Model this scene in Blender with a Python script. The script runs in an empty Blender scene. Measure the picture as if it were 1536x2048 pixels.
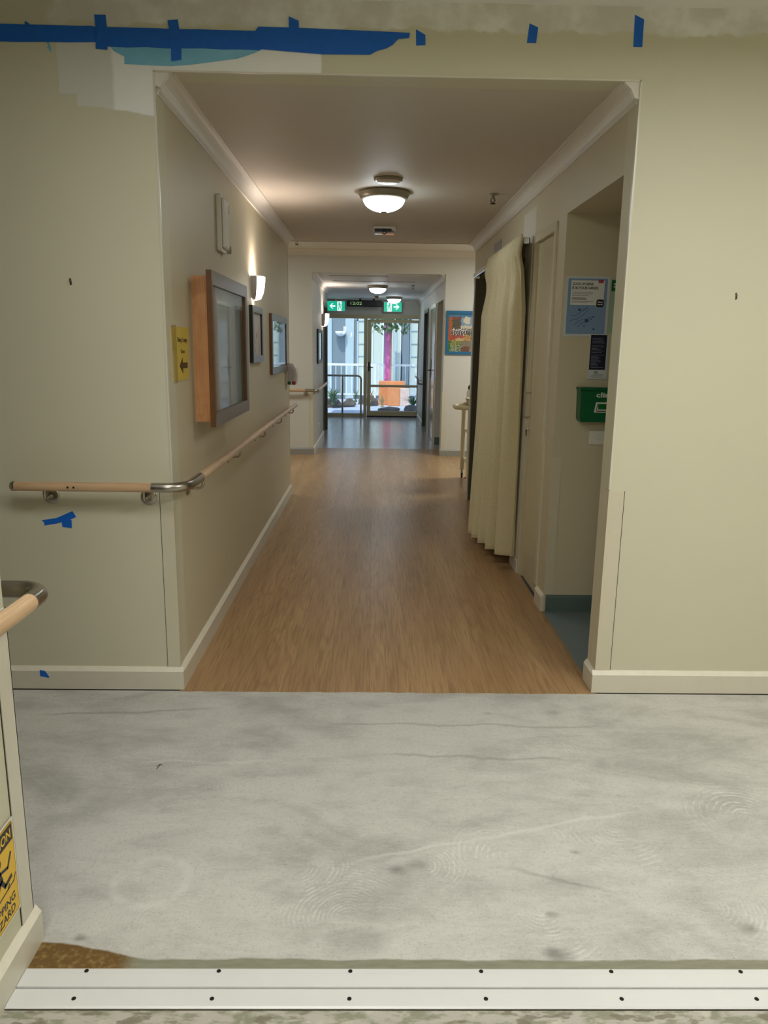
import bpy, math, random
from mathutils import Matrix, Vector
random.seed(7)
scene = bpy.context.scene
COL = scene.collection
PI = math.pi

# ------------------------------------------------------------------ camera
cam_d = bpy.data.cameras.new('camera'); cam = bpy.data.objects.new('camera', cam_d); COL.objects.link(cam)
RT = (0.99980238, -0.0137133, 0.0143929); UP = (-0.01116121, 0.21191709, 0.97722391); FW = (0.01645107, 0.97719143, -0.21172216)
cam.matrix_world = Matrix(((RT[0], UP[0], -FW[0], 0), (RT[1], UP[1], -FW[1], 0), (RT[2], UP[2], -FW[2], 1.5), (0, 0, 0, 1)))
cam_d.sensor_fit = 'VERTICAL'; cam_d.sensor_height = 36.0; cam_d.lens = 1528.57 / 2048 * 36.0
cam_d.clip_start = 0.05; cam_d.clip_end = 200
scene.camera = cam

# ------------------------------------------------------------------ view, sky, sun, lamps
vs = scene.view_settings
vs.view_transform = 'Standard'; vs.look = 'None'; vs.exposure = 0.0; vs.gamma = 1.0; vs.use_curve_mapping = False
SUN = 3.0; SKY = 0.33
world = bpy.data.worlds.new('sky'); scene.world = world; world.use_nodes = True
wn = world.node_tree.nodes; bg = wn['Background']
sky = wn.new('ShaderNodeTexSky'); sky.sky_type = 'NISHITA'; sky.sun_disc = False
sky.sun_elevation = math.radians(50); sky.sun_rotation = math.radians(200)
world.node_tree.links.new(sky.outputs[0], bg.inputs[0]); bg.inputs[1].default_value = SKY

def lamp(name, kind, loc, energy, color, size=None, size_y=None, target=None):
    d = bpy.data.lights.new(name, kind); d.energy = energy; d.color = color
    if kind == 'AREA':
        d.shape = 'RECTANGLE'; d.size = size; d.size_y = size_y or size
    o = bpy.data.objects.new(name, d); COL.objects.link(o); o.location = loc
    if target is not None:
        o.rotation_euler = (Vector(target) - Vector(loc)).to_track_quat('-Z', 'Y').to_euler()
    return o
sun = lamp('sun', 'SUN', (0, 15, 20), SUN, (1.0, 0.95, 0.86), target=(1.2, 20.0, 11.5)); sun.data.angle = 0.01
# ceiling panels of the front room (unseen, the rear one added as fill) and of the side corridors
lamp('unseen_front_room_panel', 'AREA', (1.55, 1.45, 2.63), 42, (0.98, 0.985, 0.96), 1.1, 0.55)
lamp('unseen_front_room_panel', 'AREA', (-0.60, 1.75, 2.63), 12.5, (0.98, 0.985, 0.96), 0.9, 0.4)
lamp('unseen_front_room_panel', 'AREA', (-0.45, -0.9, 2.63), 46, (0.98, 0.985, 0.96), 1.1, 0.55)  # added unseen panel, set to brighten the alcove and near floor
lamp('cross_corridor_panel', 'AREA', (2.3, 9.3, 2.70), 52, (0.96, 1.0, 0.96), 1.1, 0.5)
lamp('cross_corridor_panel', 'AREA', (-2.3, 9.3, 2.70), 28, (0.96, 1.0, 0.96), 1.1, 0.5)

# ------------------------------------------------------------------ materials
def lin(c):
    return tuple((v / 255 / 12.92 if v / 255 <= 0.04045 else ((v / 255 + 0.055) / 1.055) ** 2.4) for v in c)
class NT:
    def __init__(s, name):
        s.m = bpy.data.materials.new(name); s.m.use_nodes = True
        s.t = s.m.node_tree; s.n = s.t.nodes; s.b = s.n['Principled BSDF']; s.out = s.n['Material Output']
    def set(s, sock, v):
        if hasattr(v, 'is_output') or isinstance(v, bpy.types.NodeSocket): s.t.links.new(v, sock)
        elif isinstance(v, tuple) and len(v) == 3 and sock.type == 'RGBA': sock.default_value = (*v, 1)
        else: sock.default_value = v
    def inp(s, k, v): s.set(s.b.inputs[k], v)
    def math(s, op, a, b=None, c=None, clamp=False):
        n = s.n.new('ShaderNodeMath'); n.operation = op; n.use_clamp = clamp
        for i, v in enumerate((a, b, c)):
            if v is not None: s.set(n.inputs[i], v)
        return n.outputs[0]
    def pos(s):
        n = s.n.new('ShaderNodeNewGeometry'); return n.outputs['Position']
    def obj(s):
        n = s.n.new('ShaderNodeTexCoord'); return n.outputs['Object']
    def xyz(s, v):
        n = s.n.new('ShaderNodeSeparateXYZ'); s.set(n.inputs[0], v); return n.outputs[0], n.outputs[1], n.outputs[2]
    def comb(s, x, y, z):
        n = s.n.new('ShaderNodeCombineXYZ')
        for i, v in enumerate((x, y, z)): s.set(n.inputs[i], v)
        return n.outputs[0]
    def scale(s, v, sc):
        n = s.n.new('ShaderNodeVectorMath'); n.operation = 'MULTIPLY'; s.set(n.inputs[0], v); n.inputs[1].default_value = sc
        return n.outputs[0]
    def noise(s, v, scale, detail=4, rough=0.55, dist=0.0):
        n = s.n.new('ShaderNodeTexNoise'); s.set(n.inputs['Vector'], v); n.inputs['Scale'].default_value = scale
        n.inputs['Detail'].default_value = detail; n.inputs['Roughness'].default_value = rough; n.inputs['Distortion'].default_value = dist
        return n.outputs[0]
    def ss(s, v, a, b, lo=0.0, hi=1.0):
        n = s.n.new('ShaderNodeMapRange'); n.interpolation_type = 'SMOOTHSTEP'; s.set(n.inputs[0], v)
        n.inputs[1].default_value = a; n.inputs[2].default_value = b; n.inputs[3].default_value = lo; n.inputs[4].default_value = hi
        return n.outputs[0]
    def mix(s, f, a, b, mode='MIX'):
        n = s.n.new('ShaderNodeMix'); n.data_type = 'RGBA'; n.blend_type = mode
        s.set(n.inputs[0], f); s.set(n.inputs[6], a); s.set(n.inputs[7], b); return n.outputs[2]
    def bump(s, h, strength=0.2, dist=0.01):
        n = s.n.new('ShaderNodeBump'); n.inputs['Strength'].default_value = strength; n.inputs['Distance'].default_value = dist
        s.set(n.inputs['Height'], h); s.inp('Normal', n.outputs[0])

def M(name, c, rough=0.5, metal=0.0, var=0.04, vs_=30.0, bump=0.0, bs=200.0, spec=None, **kw):
    """plain procedural paint / plastic / metal: colour with a faint noise variation"""
    t = NT(name); c = lin(c); p = t.obj()
    f = t.noise(p, vs_, 3)
    t.inp('Base Color', t.mix(f, tuple(v * (1 - var) for v in c), tuple(min(1, v * (1 + var)) for v in c)))
    t.inp('Roughness', rough); t.inp('Metallic', metal)
    if spec is not None: t.inp('Specular IOR Level', spec)
    if bump: t.bump(t.noise(p, bs, 2), bump, 0.002)
    for k, v in kw.items(): t.inp(k.replace('_', ' '), v)
    return t.m
def glow(name, c, strength, base=(240, 240, 240)):
    t = NT(name); t.inp('Base Color', lin(base)); t.inp('Emission Color', lin(c)); t.inp('Emission Strength', strength); t.inp('Roughness', 0.4)
    return t.m
def glass_mat(name, tint=(0.95, 0.98, 0.98), rough=0.0, ior=1.5):
    t = NT(name); t.n.remove(t.b)
    tr = t.n.new('ShaderNodeBsdfTransparent'); tr.inputs[0].default_value = (*tint, 1)
    gl = t.n.new('ShaderNodeBsdfGlossy'); gl.inputs['Roughness'].default_value = rough
    fr = t.n.new('ShaderNodeFresnel')
    bf = t.n.new('ShaderNodeNewGeometry').outputs['Backfacing']
    t.set(fr.inputs[0], t.math('SUBTRACT', ior, t.math('MULTIPLY', bf, ior - 1 / ior)))     # same reflectance from both sides of a pane
    mx = t.n.new('ShaderNodeMixShader')
    t.t.links.new(fr.outputs[0], mx.inputs[0]); t.t.links.new(tr.outputs[0], mx.inputs[1]); t.t.links.new(gl.outputs[0], mx.inputs[2])
    t.t.links.new(mx.outputs[0], t.out.inputs[0]); return t.m

def wall_mat(name, c, rough=0.55, patches=None):
    t = NT(name); P = t.pos()
    f = t.noise(P, 1.6, 3); c = lin(c)
    col = t.mix(f, tuple(v * 0.96 for v in c), tuple(v * 1.03 for v in c))
    if patches: col = patches(t, P, col)
    t.inp('Base Color', col); t.inp('Roughness', rough); t.inp('Specular IOR Level', 0.35)
    t.bump(t.noise(P, 160, 2), 0.06, 0.002)
    return t.m
WALL_C = (210, 205, 180)
def front_patches(t, P, col):
    x, y, z = t.xyz(P)
    n1 = t.noise(P, 5, 4); n2 = t.noise(P, 22, 3)
    # white primer rolled along the top where the cornice was taken off
    e = t.math('ADD', t.math('MULTIPLY', t.math('SUBTRACT', n1, 0.5), 0.10), t.math('MULTIPLY', t.math('SUBTRACT', n2, 0.5), 0.03))
    zz = t.math('ADD', z, e)
    band = t.math('MULTIPLY', t.ss(zz, 2.652, 2.664), t.ss(t.math('ADD', x, t.math('MULTIPLY', e, 2.0)), -1.22, -1.16))
    prim = t.mix(t.ss(t.noise(P, 9, 4), 0.35, 0.7), lin((214, 211, 200)), lin((238, 237, 230)))
    col = t.mix(t.math('MULTIPLY', band, 0.95), col, prim)
    # stepped primer patch left of the opening's top corner
    w = t.math('MULTIPLY', t.math('SUBTRACT', n2, 0.5), 0.012)
    xx = t.math('ADD', x, w); zw = t.math('ADD', z, t.math('MULTIPLY', w, 1.2))
    a = t.math('MULTIPLY', t.ss(xx, -1.196, -1.190), t.math('MULTIPLY', t.ss(xx, -0.212, -0.204, 1, 0), t.math('MULTIPLY', t.ss(zw, 2.412, 2.418), t.ss(zw, 2.62, 2.60, 0, 1))))
    b_ = t.math('MULTIPLY', t.math('MULTIPLY', t.ss(xx, -1.132, -1.126), t.ss(x, -.836, -.835, 1, 0)), t.math('MULTIPLY', t.ss(zw, 2.372, 2.378), t.ss(zw, 2.44, 2.43, 0, 1)))
    # slanted lower edge of the brighter inner coat
    sl = t.math('ADD', t.math('MULTIPLY', t.math('ADD', x, 1.13), -0.125), 2.382)
    c_ = t.math('MULTIPLY', t.ss(xx, -1.08, -1.074), t.math('MULTIPLY', t.ss(t.math('SUBTRACT', zw, sl), -0.006, 0.004), t.math('MULTIPLY', t.ss(x, -.836, -.835, 1, 0), t.ss(zw, 2.45, 2.44, 0, 1))))
    m = t.math('MAXIMUM', a, t.math('MAXIMUM', b_, c_))
    m = t.math('MULTIPLY', m, t.ss(y, 3.168, 3.172, 1, 0))
    inner = t.ss(xx, -1.0, -0.98)
    pc = t.mix(inner, lin((218, 217, 209)), lin((242, 242, 238)))
    return t.mix(t.math('MULTIPLY', m, 0.95), col, pc)
def corr_patches(t, P, col):
    x, y, z = t.xyz(P)
    w = t.math('MULTIPLY', t.math('SUBTRACT', t.noise(P, 16, 3), 0.5), 0.06)
    yy = t.math('ADD', y, w); zz = t.math('ADD', z, w)
    m = t.math('MULTIPLY', t.math('MULTIPLY', t.ss(yy, 5.02, 5.04), t.ss(yy, 5.42, 5.45, 1, 0)), t.math('MULTIPLY', t.ss(zz, 2.19, 2.20), t.ss(zz, 2.36, 2.38, 1, 0)))
    m = t.math('MULTIPLY', m, t.ss(x, 0.9, 1.0))
    return t.mix(t.math('MULTIPLY', m, 0.6), col, lin((226, 224, 218)))

def concrete_mat():
    t = NT('concrete_levelling_compound'); P = t.pos(); x, y, z = t.xyz(P)
    # trowelled, sanded levelling compound: cloudy drifts drawn out sideways
    st = t.scale(P, (1.1, 2.2, 1.0))
    n1 = t.noise(st, 1.3, 6, 0.6, 0.9)
    n2 = t.noise(t.scale(P, (2.0, 4.6, 1)), 1.7, 5, 0.62, 1.0)
    n3 = t.noise(P, 9, 5, 0.65)
    fine = t.noise(P, 260, 2)
    v = t.math('ADD', t.math('MULTIPLY', n1, 0.50), t.math('ADD', t.math('MULTIPLY', n2, 0.32), t.math('MULTIPLY', n3, 0.18)))
    base = t.mix(t.ss(v, 0.34, 0.58), lin((172, 170, 164)), lin((206, 204, 197)))
    base = t.mix(t.math('MULTIPLY', t.ss(fine, 0.45, 0.72), 0.30), base, lin((220, 218, 210)))
    base = t.mix(t.math('MULTIPLY', t.ss(t.noise(P, 190, 2), 0.60, 0.72), 0.40), base, lin((116, 114, 106)))
    base = t.mix(t.math('MULTIPLY', t.ss(t.noise(P, 75, 4, .7), .50, .68), .22), base, lin((134, 132, 124)))
    base = t.mix(t.math('MULTIPLY', t.ss(t.noise(t.scale(P, (8, 46, 1)), 3, 3, .6, .8), .52, .66), .22), base, lin((222, 220, 213)))
    warp = t.math('MULTIPLY', t.math('SUBTRACT', t.noise(P, 5, 4), 0.5), 0.16)
    sector = 0
    # sanding-disc swirls
    for cx, cy, r, fq, amt, ring in [(-0.613, 1.917, .115, 420, .35, 1), (-0.63, 2.56, .13, 300, .30, 0), (0.17, 1.985, .16, 330, .45, 0), (0.44, 2.03, .24, 260, .55, 0),
            (0.79, 2.17, .26, 240, .50, 0), (0.66, 2.64, .20, 300, .35, 0), (1.25, 2.23, .24, 230, .50, 0), (0.47, 1.80, .24, 330, .50, 0), (-0.22, 1.98, .20, 330, .40, 0),
            (-0.05, 1.78, .26, 360, .40, 0), (-0.42, 2.42, .20, 330, .22, 0), (0.95, 1.82, .24, 330, .40, 0), (-0.5, 1.75, .2, 380, .25, 0), (1.5, 1.9, .3, 260, .4, 0)]:
        dx = t.math('SUBTRACT', x, cx); dy = t.math('SUBTRACT', y, cy)
        d = t.math('SQRT', t.math('ADD', t.math('MULTIPLY', dx, dx), t.math('MULTIPLY', dy, dy)))
        fq *= 1.35; dw = t.math('ADD', d, t.math('MULTIPLY', warp, 0.25))
        s = t.math('MULTIPLY', t.ss(t.math('SINE', t.math('MULTIPLY', dw, fq)), 0.0, 1.0), t.ss(t.noise(P, 34, 3), .36, .60))
        sector += 2.1
        ang = t.math('ARCTAN2', t.math('ADD', dy, t.math('MULTIPLY', warp, .4)), dx)
        s = t.math('MULTIPLY', s, t.ss(t.math('COSINE', t.math('SUBTRACT', ang, sector)), .0, .7))
        msk = t.math('MULTIPLY', t.ss(t.math('ADD', d, warp), r * .55, r, 1, 0), t.ss(t.noise(P, 4 + cx, 3), .40, .58))
        base = t.mix(t.math('MULTIPLY', t.math('MULTIPLY', s, msk), amt * 1.0), base, lin((232, 231, 225)))
        if ring:
            rr = t.math('ABSOLUTE', t.math('SUBTRACT', t.math('ADD', d, t.math('MULTIPLY', warp, .12)), .100))
            base = t.mix(t.math('MULTIPLY', t.ss(rr, .002, .024, .62, 0), t.ss(t.noise(P, 18, 4), .30, .58)), base, lin((218, 217, 210)))
    # long trowel edges
    for x0, y0, k, x1, amt, dark in [(-.1, 1.99, .28, .95, .35, 0), (-.2, 2.86, -.02, 1.0, .35, 1), (.35, 2.00, -.36, .75, .35, 1), (-.9, 2.55, .03, -.3, .3, 0), (.0, 2.62, -.05, .8, .35, 1), (-1.4, 2.9, .1, -.6, .4, 1)]:
        ln = t.math('ABSOLUTE', t.math('SUBTRACT', t.math('SUBTRACT', y, y0), t.math('ADD', t.math('MULTIPLY', t.math('SUBTRACT', x, x0), k), t.math('MULTIPLY', warp, .5))))
        mk = t.math('MULTIPLY', t.ss(ln, 0, .014, 1, 0), t.math('MULTIPLY', t.ss(x, x0, x0 + .15), t.ss(x, x1 - .15, x1, 1, 0)))
        base = t.mix(t.math('MULTIPLY', mk, amt), base, lin((120, 119, 114) if dark else (232, 231, 225)))
    # dark rubbed spots
    for cx, cy, r, a in [(.085, 1.966, .05, .75), (.632, 2.05, .025, .6), (.477, 1.652, .06, .8), (1.02, 1.74, .05, .6), (-.735, 1.70, .028, .75), (-.245, 1.99, .02, .5), (.0, 1.70, .09, .35), (.5, 2.95, .05, .5), (.78, 2.96, .06, .45), (.50, 1.79, .03, .5), (.15, 1.99, .055, .45)]:
        dx = t.math('SUBTRACT', x, cx); dy = t.math('MULTIPLY', t.math('SUBTRACT', y, cy), 1.5)
        d = t.math('ADD', t.math('SQRT', t.math('ADD', t.math('MULTIPLY', dx, dx), t.math('MULTIPLY', dy, dy))), t.math('MULTIPLY', warp, .8))
        base = t.mix(t.ss(d, 0, r, a * .75, 0), base, lin((96, 94, 86)))
    # unlevelled, stained edge next to the metal strips
    ed = t.math('SUBTRACT', y, t.math('ADD', 1.632, t.math('ADD', t.math('MULTIPLY', t.math('SUBTRACT', t.noise(P, 6, 4), .5), .03), t.ss(x, -.80, -.52, .055, 0))))
    old = t.mix(t.noise(t.scale(P, (3, 14, 1)), 6, 4), lin((118, 118, 96)), lin((160, 158, 140)))
    brown = t.mix(t.ss(t.noise(P, 60, 3), .45, .75), lin((112, 86, 46)), lin((150, 124, 76)))
    old = t.mix(t.ss(x, -.62, -.56, 1, 0), old, brown)
    base = t.mix(t.ss(ed, -.004, .004, 1, 0), base, old)
    fr = t.mix(t.ss(t.noise(t.scale(P, (3, 9, 1)), 4, 5, .65), .42, .56), lin((146, 146, 126)), lin((184, 180, 168)))
    fr = t.mix(t.ss(t.noise(P, 26, 4), .55, .7, 0, .7), fr, lin((205, 200, 186)))
    fr = t.mix(t.math('MULTIPLY', t.ss(t.noise(t.scale(P, (2, 5, 1)), 5, 3), .56, .62), .8), fr, lin((124, 118, 100)))
    base = t.mix(t.ss(y, 1.483, 1.485, 1, 0), base, fr)
    t.inp('Base Color', base); t.inp('Roughness', 0.75); t.inp('Specular IOR Level', 0.3)
    t.bump(t.math('ADD', n3, t.math('MULTIPLY', fine, .4)), .10, .004)
    return t.m

def wood_mat(name, c0, c1, c2, along='y', sc=1.0, rough=0.4, plank=0.0, spec=0.5):
    t = NT(name); P = t.pos(); x, y, z = t.xyz(P)
    a, b_ = (x, y) if along == 'y' else (y, x)
    if plank:
        k = t.math('FLOOR', t.math('DIVIDE', a, plank))
        off = t.math('MULTIPLY', t.math('FRACT', t.math('MULTIPLY', t.math('SINE', t.math('MULTIPLY', k, 12.9898)), 43758.5)), 9.0)
        b2 = t.math('ADD', b_, off)
    else: b2 = b_; k = None
    v = t.comb(t.math('MULTIPLY', a, 1.0 * sc), t.math('MULTIPLY', b2, 0.11 * sc), z)
    big = t.noise(v, 7, 3, .5, .4)
    # cathedral figure: contour lines of a stretched field
    fig = t.noise(t.comb(t.math('MULTIPLY', a, 1.7 * sc), t.math('MULTIPLY', b2, 0.17 * sc), z), 5.0, 2, .4, .1)
    rings = t.math('SINE', t.math('MULTIPLY', fig, 62.0))
    rings = t.math('MULTIPLY', rings, t.ss(t.noise(v, 3.0, 2), .42, .62, .25, 1))
    gr = t.noise(t.comb(t.math('MULTIPLY', a, 60.0 * sc), t.math('MULTIPLY', b2, 1.6 * sc), z), 2.0, 4, .6)
    col = t.mix(t.ss(big, .3, .7), lin(c0), lin(c1))
    col = t.mix(t.math('MULTIPLY', t.ss(rings, .1, 1.0), .30), col, lin(c2))
    col = t.mix(t.ss(gr, .42, .70, 0, .62), col, lin(c2))
    if plank:
        tone = t.math('FRACT', t.math('MULTIPLY', t.math('SINE', t.math('MULTIPLY', k, 78.233)), 1341.7))
        col = t.mix(t.math('MULTIPLY', tone, .22), col, lin(c2))
        fx = t.math('FRACT', t.math('DIVIDE', a, plank)); e = t.math('MINIMUM', fx, t.math('SUBTRACT', 1.0, fx))
        col = t.mix(t.ss(e, .0, .012, .45, 0), col, lin(tuple(int(q * .6) for q in c2)))
    t.inp('Base Color', col); t.inp('Roughness', rough); t.inp('Specular IOR Level', spec)
    t.bump(gr, .05, .001); return t.m

MAT = dict(
    front=wall_mat('cream_wall_paint_with_primer', WALL_C, .55, front_patches),
    wall=wall_mat('cream_wall_paint', WALL_C, .5),
    corr=wall_mat('cream_corridor_paint', (206, 196, 168), .5, corr_patches),
    cross=wall_mat('pale_wall_paint', (208, 205, 195), .5),
    ceil=wall_mat('ceiling_paint', (206, 198, 184), .6),
    white_ceil=wall_mat('white_ceiling_paint', (234, 232, 224), .6),
    cornice=M('cornice_paint', (222, 216, 204), .5, var=.02),
    skirt=M('cream_gloss_paint', (216, 210, 192), .32, var=.05, vs_=14),
    skirt_top=M('worn_highlight_skirting_top', (234, 227, 208), .45, var=.08, vs_=30),  # worn paler bevel, with the highlight along it put into the colour
    skirt_grey=M('grey_skirting_paint', (150, 148, 140), .4, var=.04),
    door=M('cream_door_paint', (206, 196, 166), .22, var=.03, vs_=6),
    doorgloss=M('pale_door_paint', (176, 178, 176), .16, var=.03, vs_=6),
    jamb=M('cream_jamb_paint', (208, 201, 176), .3, var=.04, vs_=12),
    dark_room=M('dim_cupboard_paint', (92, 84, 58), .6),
    darkdoor=M('dark_green_door_paint', (82, 84, 68), .35),
    brown_wall=M('tan_alcove_paint', (150, 124, 92), .5),
    concrete=concrete_mat(),
    wood=wood_mat('wood_look_vinyl', (176, 140, 98), (194, 158, 114), (132, 100, 66), 'y', 1.0, .30, .18, .4),
    greyvinyl=wood_mat('blue_grey_vinyl', (174, 170, 168), (188, 184, 182), (154, 148, 144), 'y', 1.0, .20, .18, .8),
    blue=M('blue_speckled_vinyl', (122, 136, 138), .45, var=.22, vs_=400),
    teal=M('teal_coved_vinyl', (92, 110, 106), .45, var=.15, vs_=300),
    rail=wood_mat('blond_rail_wood', (200, 164, 126), (216, 182, 144), (176, 140, 106), 'x', 1.6, .35),
    raily=wood_mat('blond_rail_wood_lengthwise', (206, 172, 134), (222, 190, 152), (182, 148, 112), 'y', 1.6, .35),
    steel=M('brushed_stainless', (176, 170, 158), .28, 1.0, var=.08, vs_=60),
    chrome=M('bright_chrome', (220, 222, 226), .12, 1.0, var=.02),
    alu=M('anodised_aluminium', (232, 233, 231), .38, .12, var=.05, vs_=5),
    screw=M('dark_screw', (40, 36, 32), .5, .6),
    grime_shade=M('joint_grime_and_shade', (52, 44, 30), .8),  # joint dirt, also the painted shadow along the floor strip's front edge
    black=M('black_plastic', (22, 22, 22), .4),
    tape=M('blue_masking_tape', (0, 98, 200), .55, var=.14, vs_=40, bump=.3, bs=90),
    ply=wood_mat('plywood_side', (196, 138, 88), (212, 156, 104), (160, 104, 62), 'z' if False else 'y', 2.0, .5),
    framewood=M('dark_frame_wood', (98, 62, 26), .4, var=.35, vs_=20),
    framegrey=M('weathered_grey_brown_frame', (112, 98, 86), .3, .15, var=.16, vs_=30),
    silver=M('pewter_frame', (134, 132, 130), .3, .7, var=.15, vs_=30),
    white=M('white_plastic', (226, 224, 214), .35, var=.02),
    offwhite=M('warm_white_plastic', (214, 208, 196), .35, var=.02),
    greyplastic=M('grey_plastic', (150, 150, 150), .4),
    grey_shade=M('sconce_ceramic', (188, 180, 176), .4),
    paper=M('white_paper', (222, 222, 216), .6, var=.02),
    yellow=M('yellow_card', (216, 190, 84), .5, var=.05),
    signyellow=M('safety_yellow', (236, 190, 40), .35, var=.03),
    signblack=M('sign_black_ink', (26, 24, 22), .4),
    ink=M('dark_ink', (30, 28, 34), .5),
    brownink=M('brown_ink', (78, 58, 36), .5),
    fadedink=M('faded_ink', (120, 112, 104), .6),
    posterblue=M('poster_blue', (128, 156, 190), .35, var=.04),
    posterframe=M('clear_frame_edge', (206, 212, 214), .25),
    deepblue=M('poster_line_blue', (40, 74, 116), .5),
    logoblack=M('logo_black', (16, 20, 30), .4),
    navy=M('navy_leaflet', (18, 20, 44), .45),
    leaftext=M('leaflet_text', (150, 156, 184), .5),
    green=M('dispenser_green', (0, 92, 52), .35, var=.05),
    dgreen=M('poster_green', (0, 100, 40), .4),
    pgreen=M('poster_pale_green', (160, 186, 164), .4),
    pink=M('pink_sticker', (178, 74, 92), .5),
    red=M('red_plastic', (150, 20, 30), .4),
    exitgreen=glow('exit_sign_green', (16, 186, 148), .85, (10, 150, 120)),
    exitwhite=glow('exit_sign_white', (230, 245, 245), .9),
    clockglow=glow('clock_digits', (150, 220, 90), .45),
    dome=glow('lit_opal_glass', (236, 248, 255), 24),
    domefar=glow('lit_opal_glass_far', (236, 248, 255), 18),
    sconce=glow('lit_sconce_glass', (255, 240, 228), 9),
    ring=M('lamp_base_ring', (150, 142, 124), .4, .3),
    curtain=None, glass=glass_mat('clear_glass', (.93, .97, .97)), pane=glass_mat('picture_glass', (.97, .98, .98), .02, 1.55),
    cream_alu=M('cream_powder_coat', (196, 182, 142), .35, var=.03),
    post=M('mauve_post_paint', (196, 104, 164), .5, var=.2, vs_=4),
    planter=M('rusty_planter', (214, 140, 92), .7, var=.25, vs_=6),
    planterpale=M('pale_planter_board', (214, 190, 180), .7, var=.2, vs_=8),
    rock=M('dark_garden_rock', (92, 86, 82), .85, var=.4, vs_=6, bump=.5, bs=12),
    leaf=M('strappy_leaf', (74, 104, 66), .5, var=.4, vs_=6),
    leafpale=M('dry_grass_leaf', (176, 150, 104), .6, var=.3, vs_=6),
    paving=M('courtyard_paving', (184, 198, 216), .8, var=.12, vs_=3),
    facade=M('blue_grey_cladding', (118, 134, 144), .7, var=.08, vs_=2),
    facadelight=M('pale_blue_cladding', (176, 198, 206), .7, var=.05),
    winwhite=M('white_window_frame', (224, 232, 234), .5),
    winpane=M('bright_curtained_pane', (200, 214, 206), .3, var=.08, vs_=3),
    trolley=M('cream_steel_enamel', (206, 196, 160), .3, var=.03),
    pictureblue=M('blue_picture_frame', (34, 104, 146), .35, var=.06),
)
def curtain_mat():
    t = NT('cream_damask_curtain'); P = t.obj(); c = lin((216, 205, 166))
    w = t.noise(t.scale(P, (30, 30, 60)), 2, 4, .6, 1.5)
    t.inp('Base Color', t.mix(t.ss(w, .4, .6), tuple(v * .94 for v in c), tuple(v * 1.04 for v in c)))
    t.inp('Roughness', .7); t.inp('Sheen Weight', .2); t.bump(w, .22, .005); return t.m
MAT['curtain'] = curtain_mat()
def film_mat():
    t = NT('pale_blue_plastic_film'); t.inp('Base Color', t.mix(t.noise(t.scale(t.obj(), (3, 1, 9)), 3, 3), lin((112, 184, 222)), lin((150, 212, 236))))
    t.inp('Roughness', .25); t.inp('Alpha', .88); return t.m
MAT['film'] = film_mat()
def canvas_mat(name, rough=.5):
    t = NT(name); a = t.n.new('ShaderNodeAttribute'); a.attribute_name = 'Col'; t.inp('Base Color', a.outputs['Color']); t.inp('Roughness', rough); return t.m
MAT['canvas'] = canvas_mat('painted_picture_surface')

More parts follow.
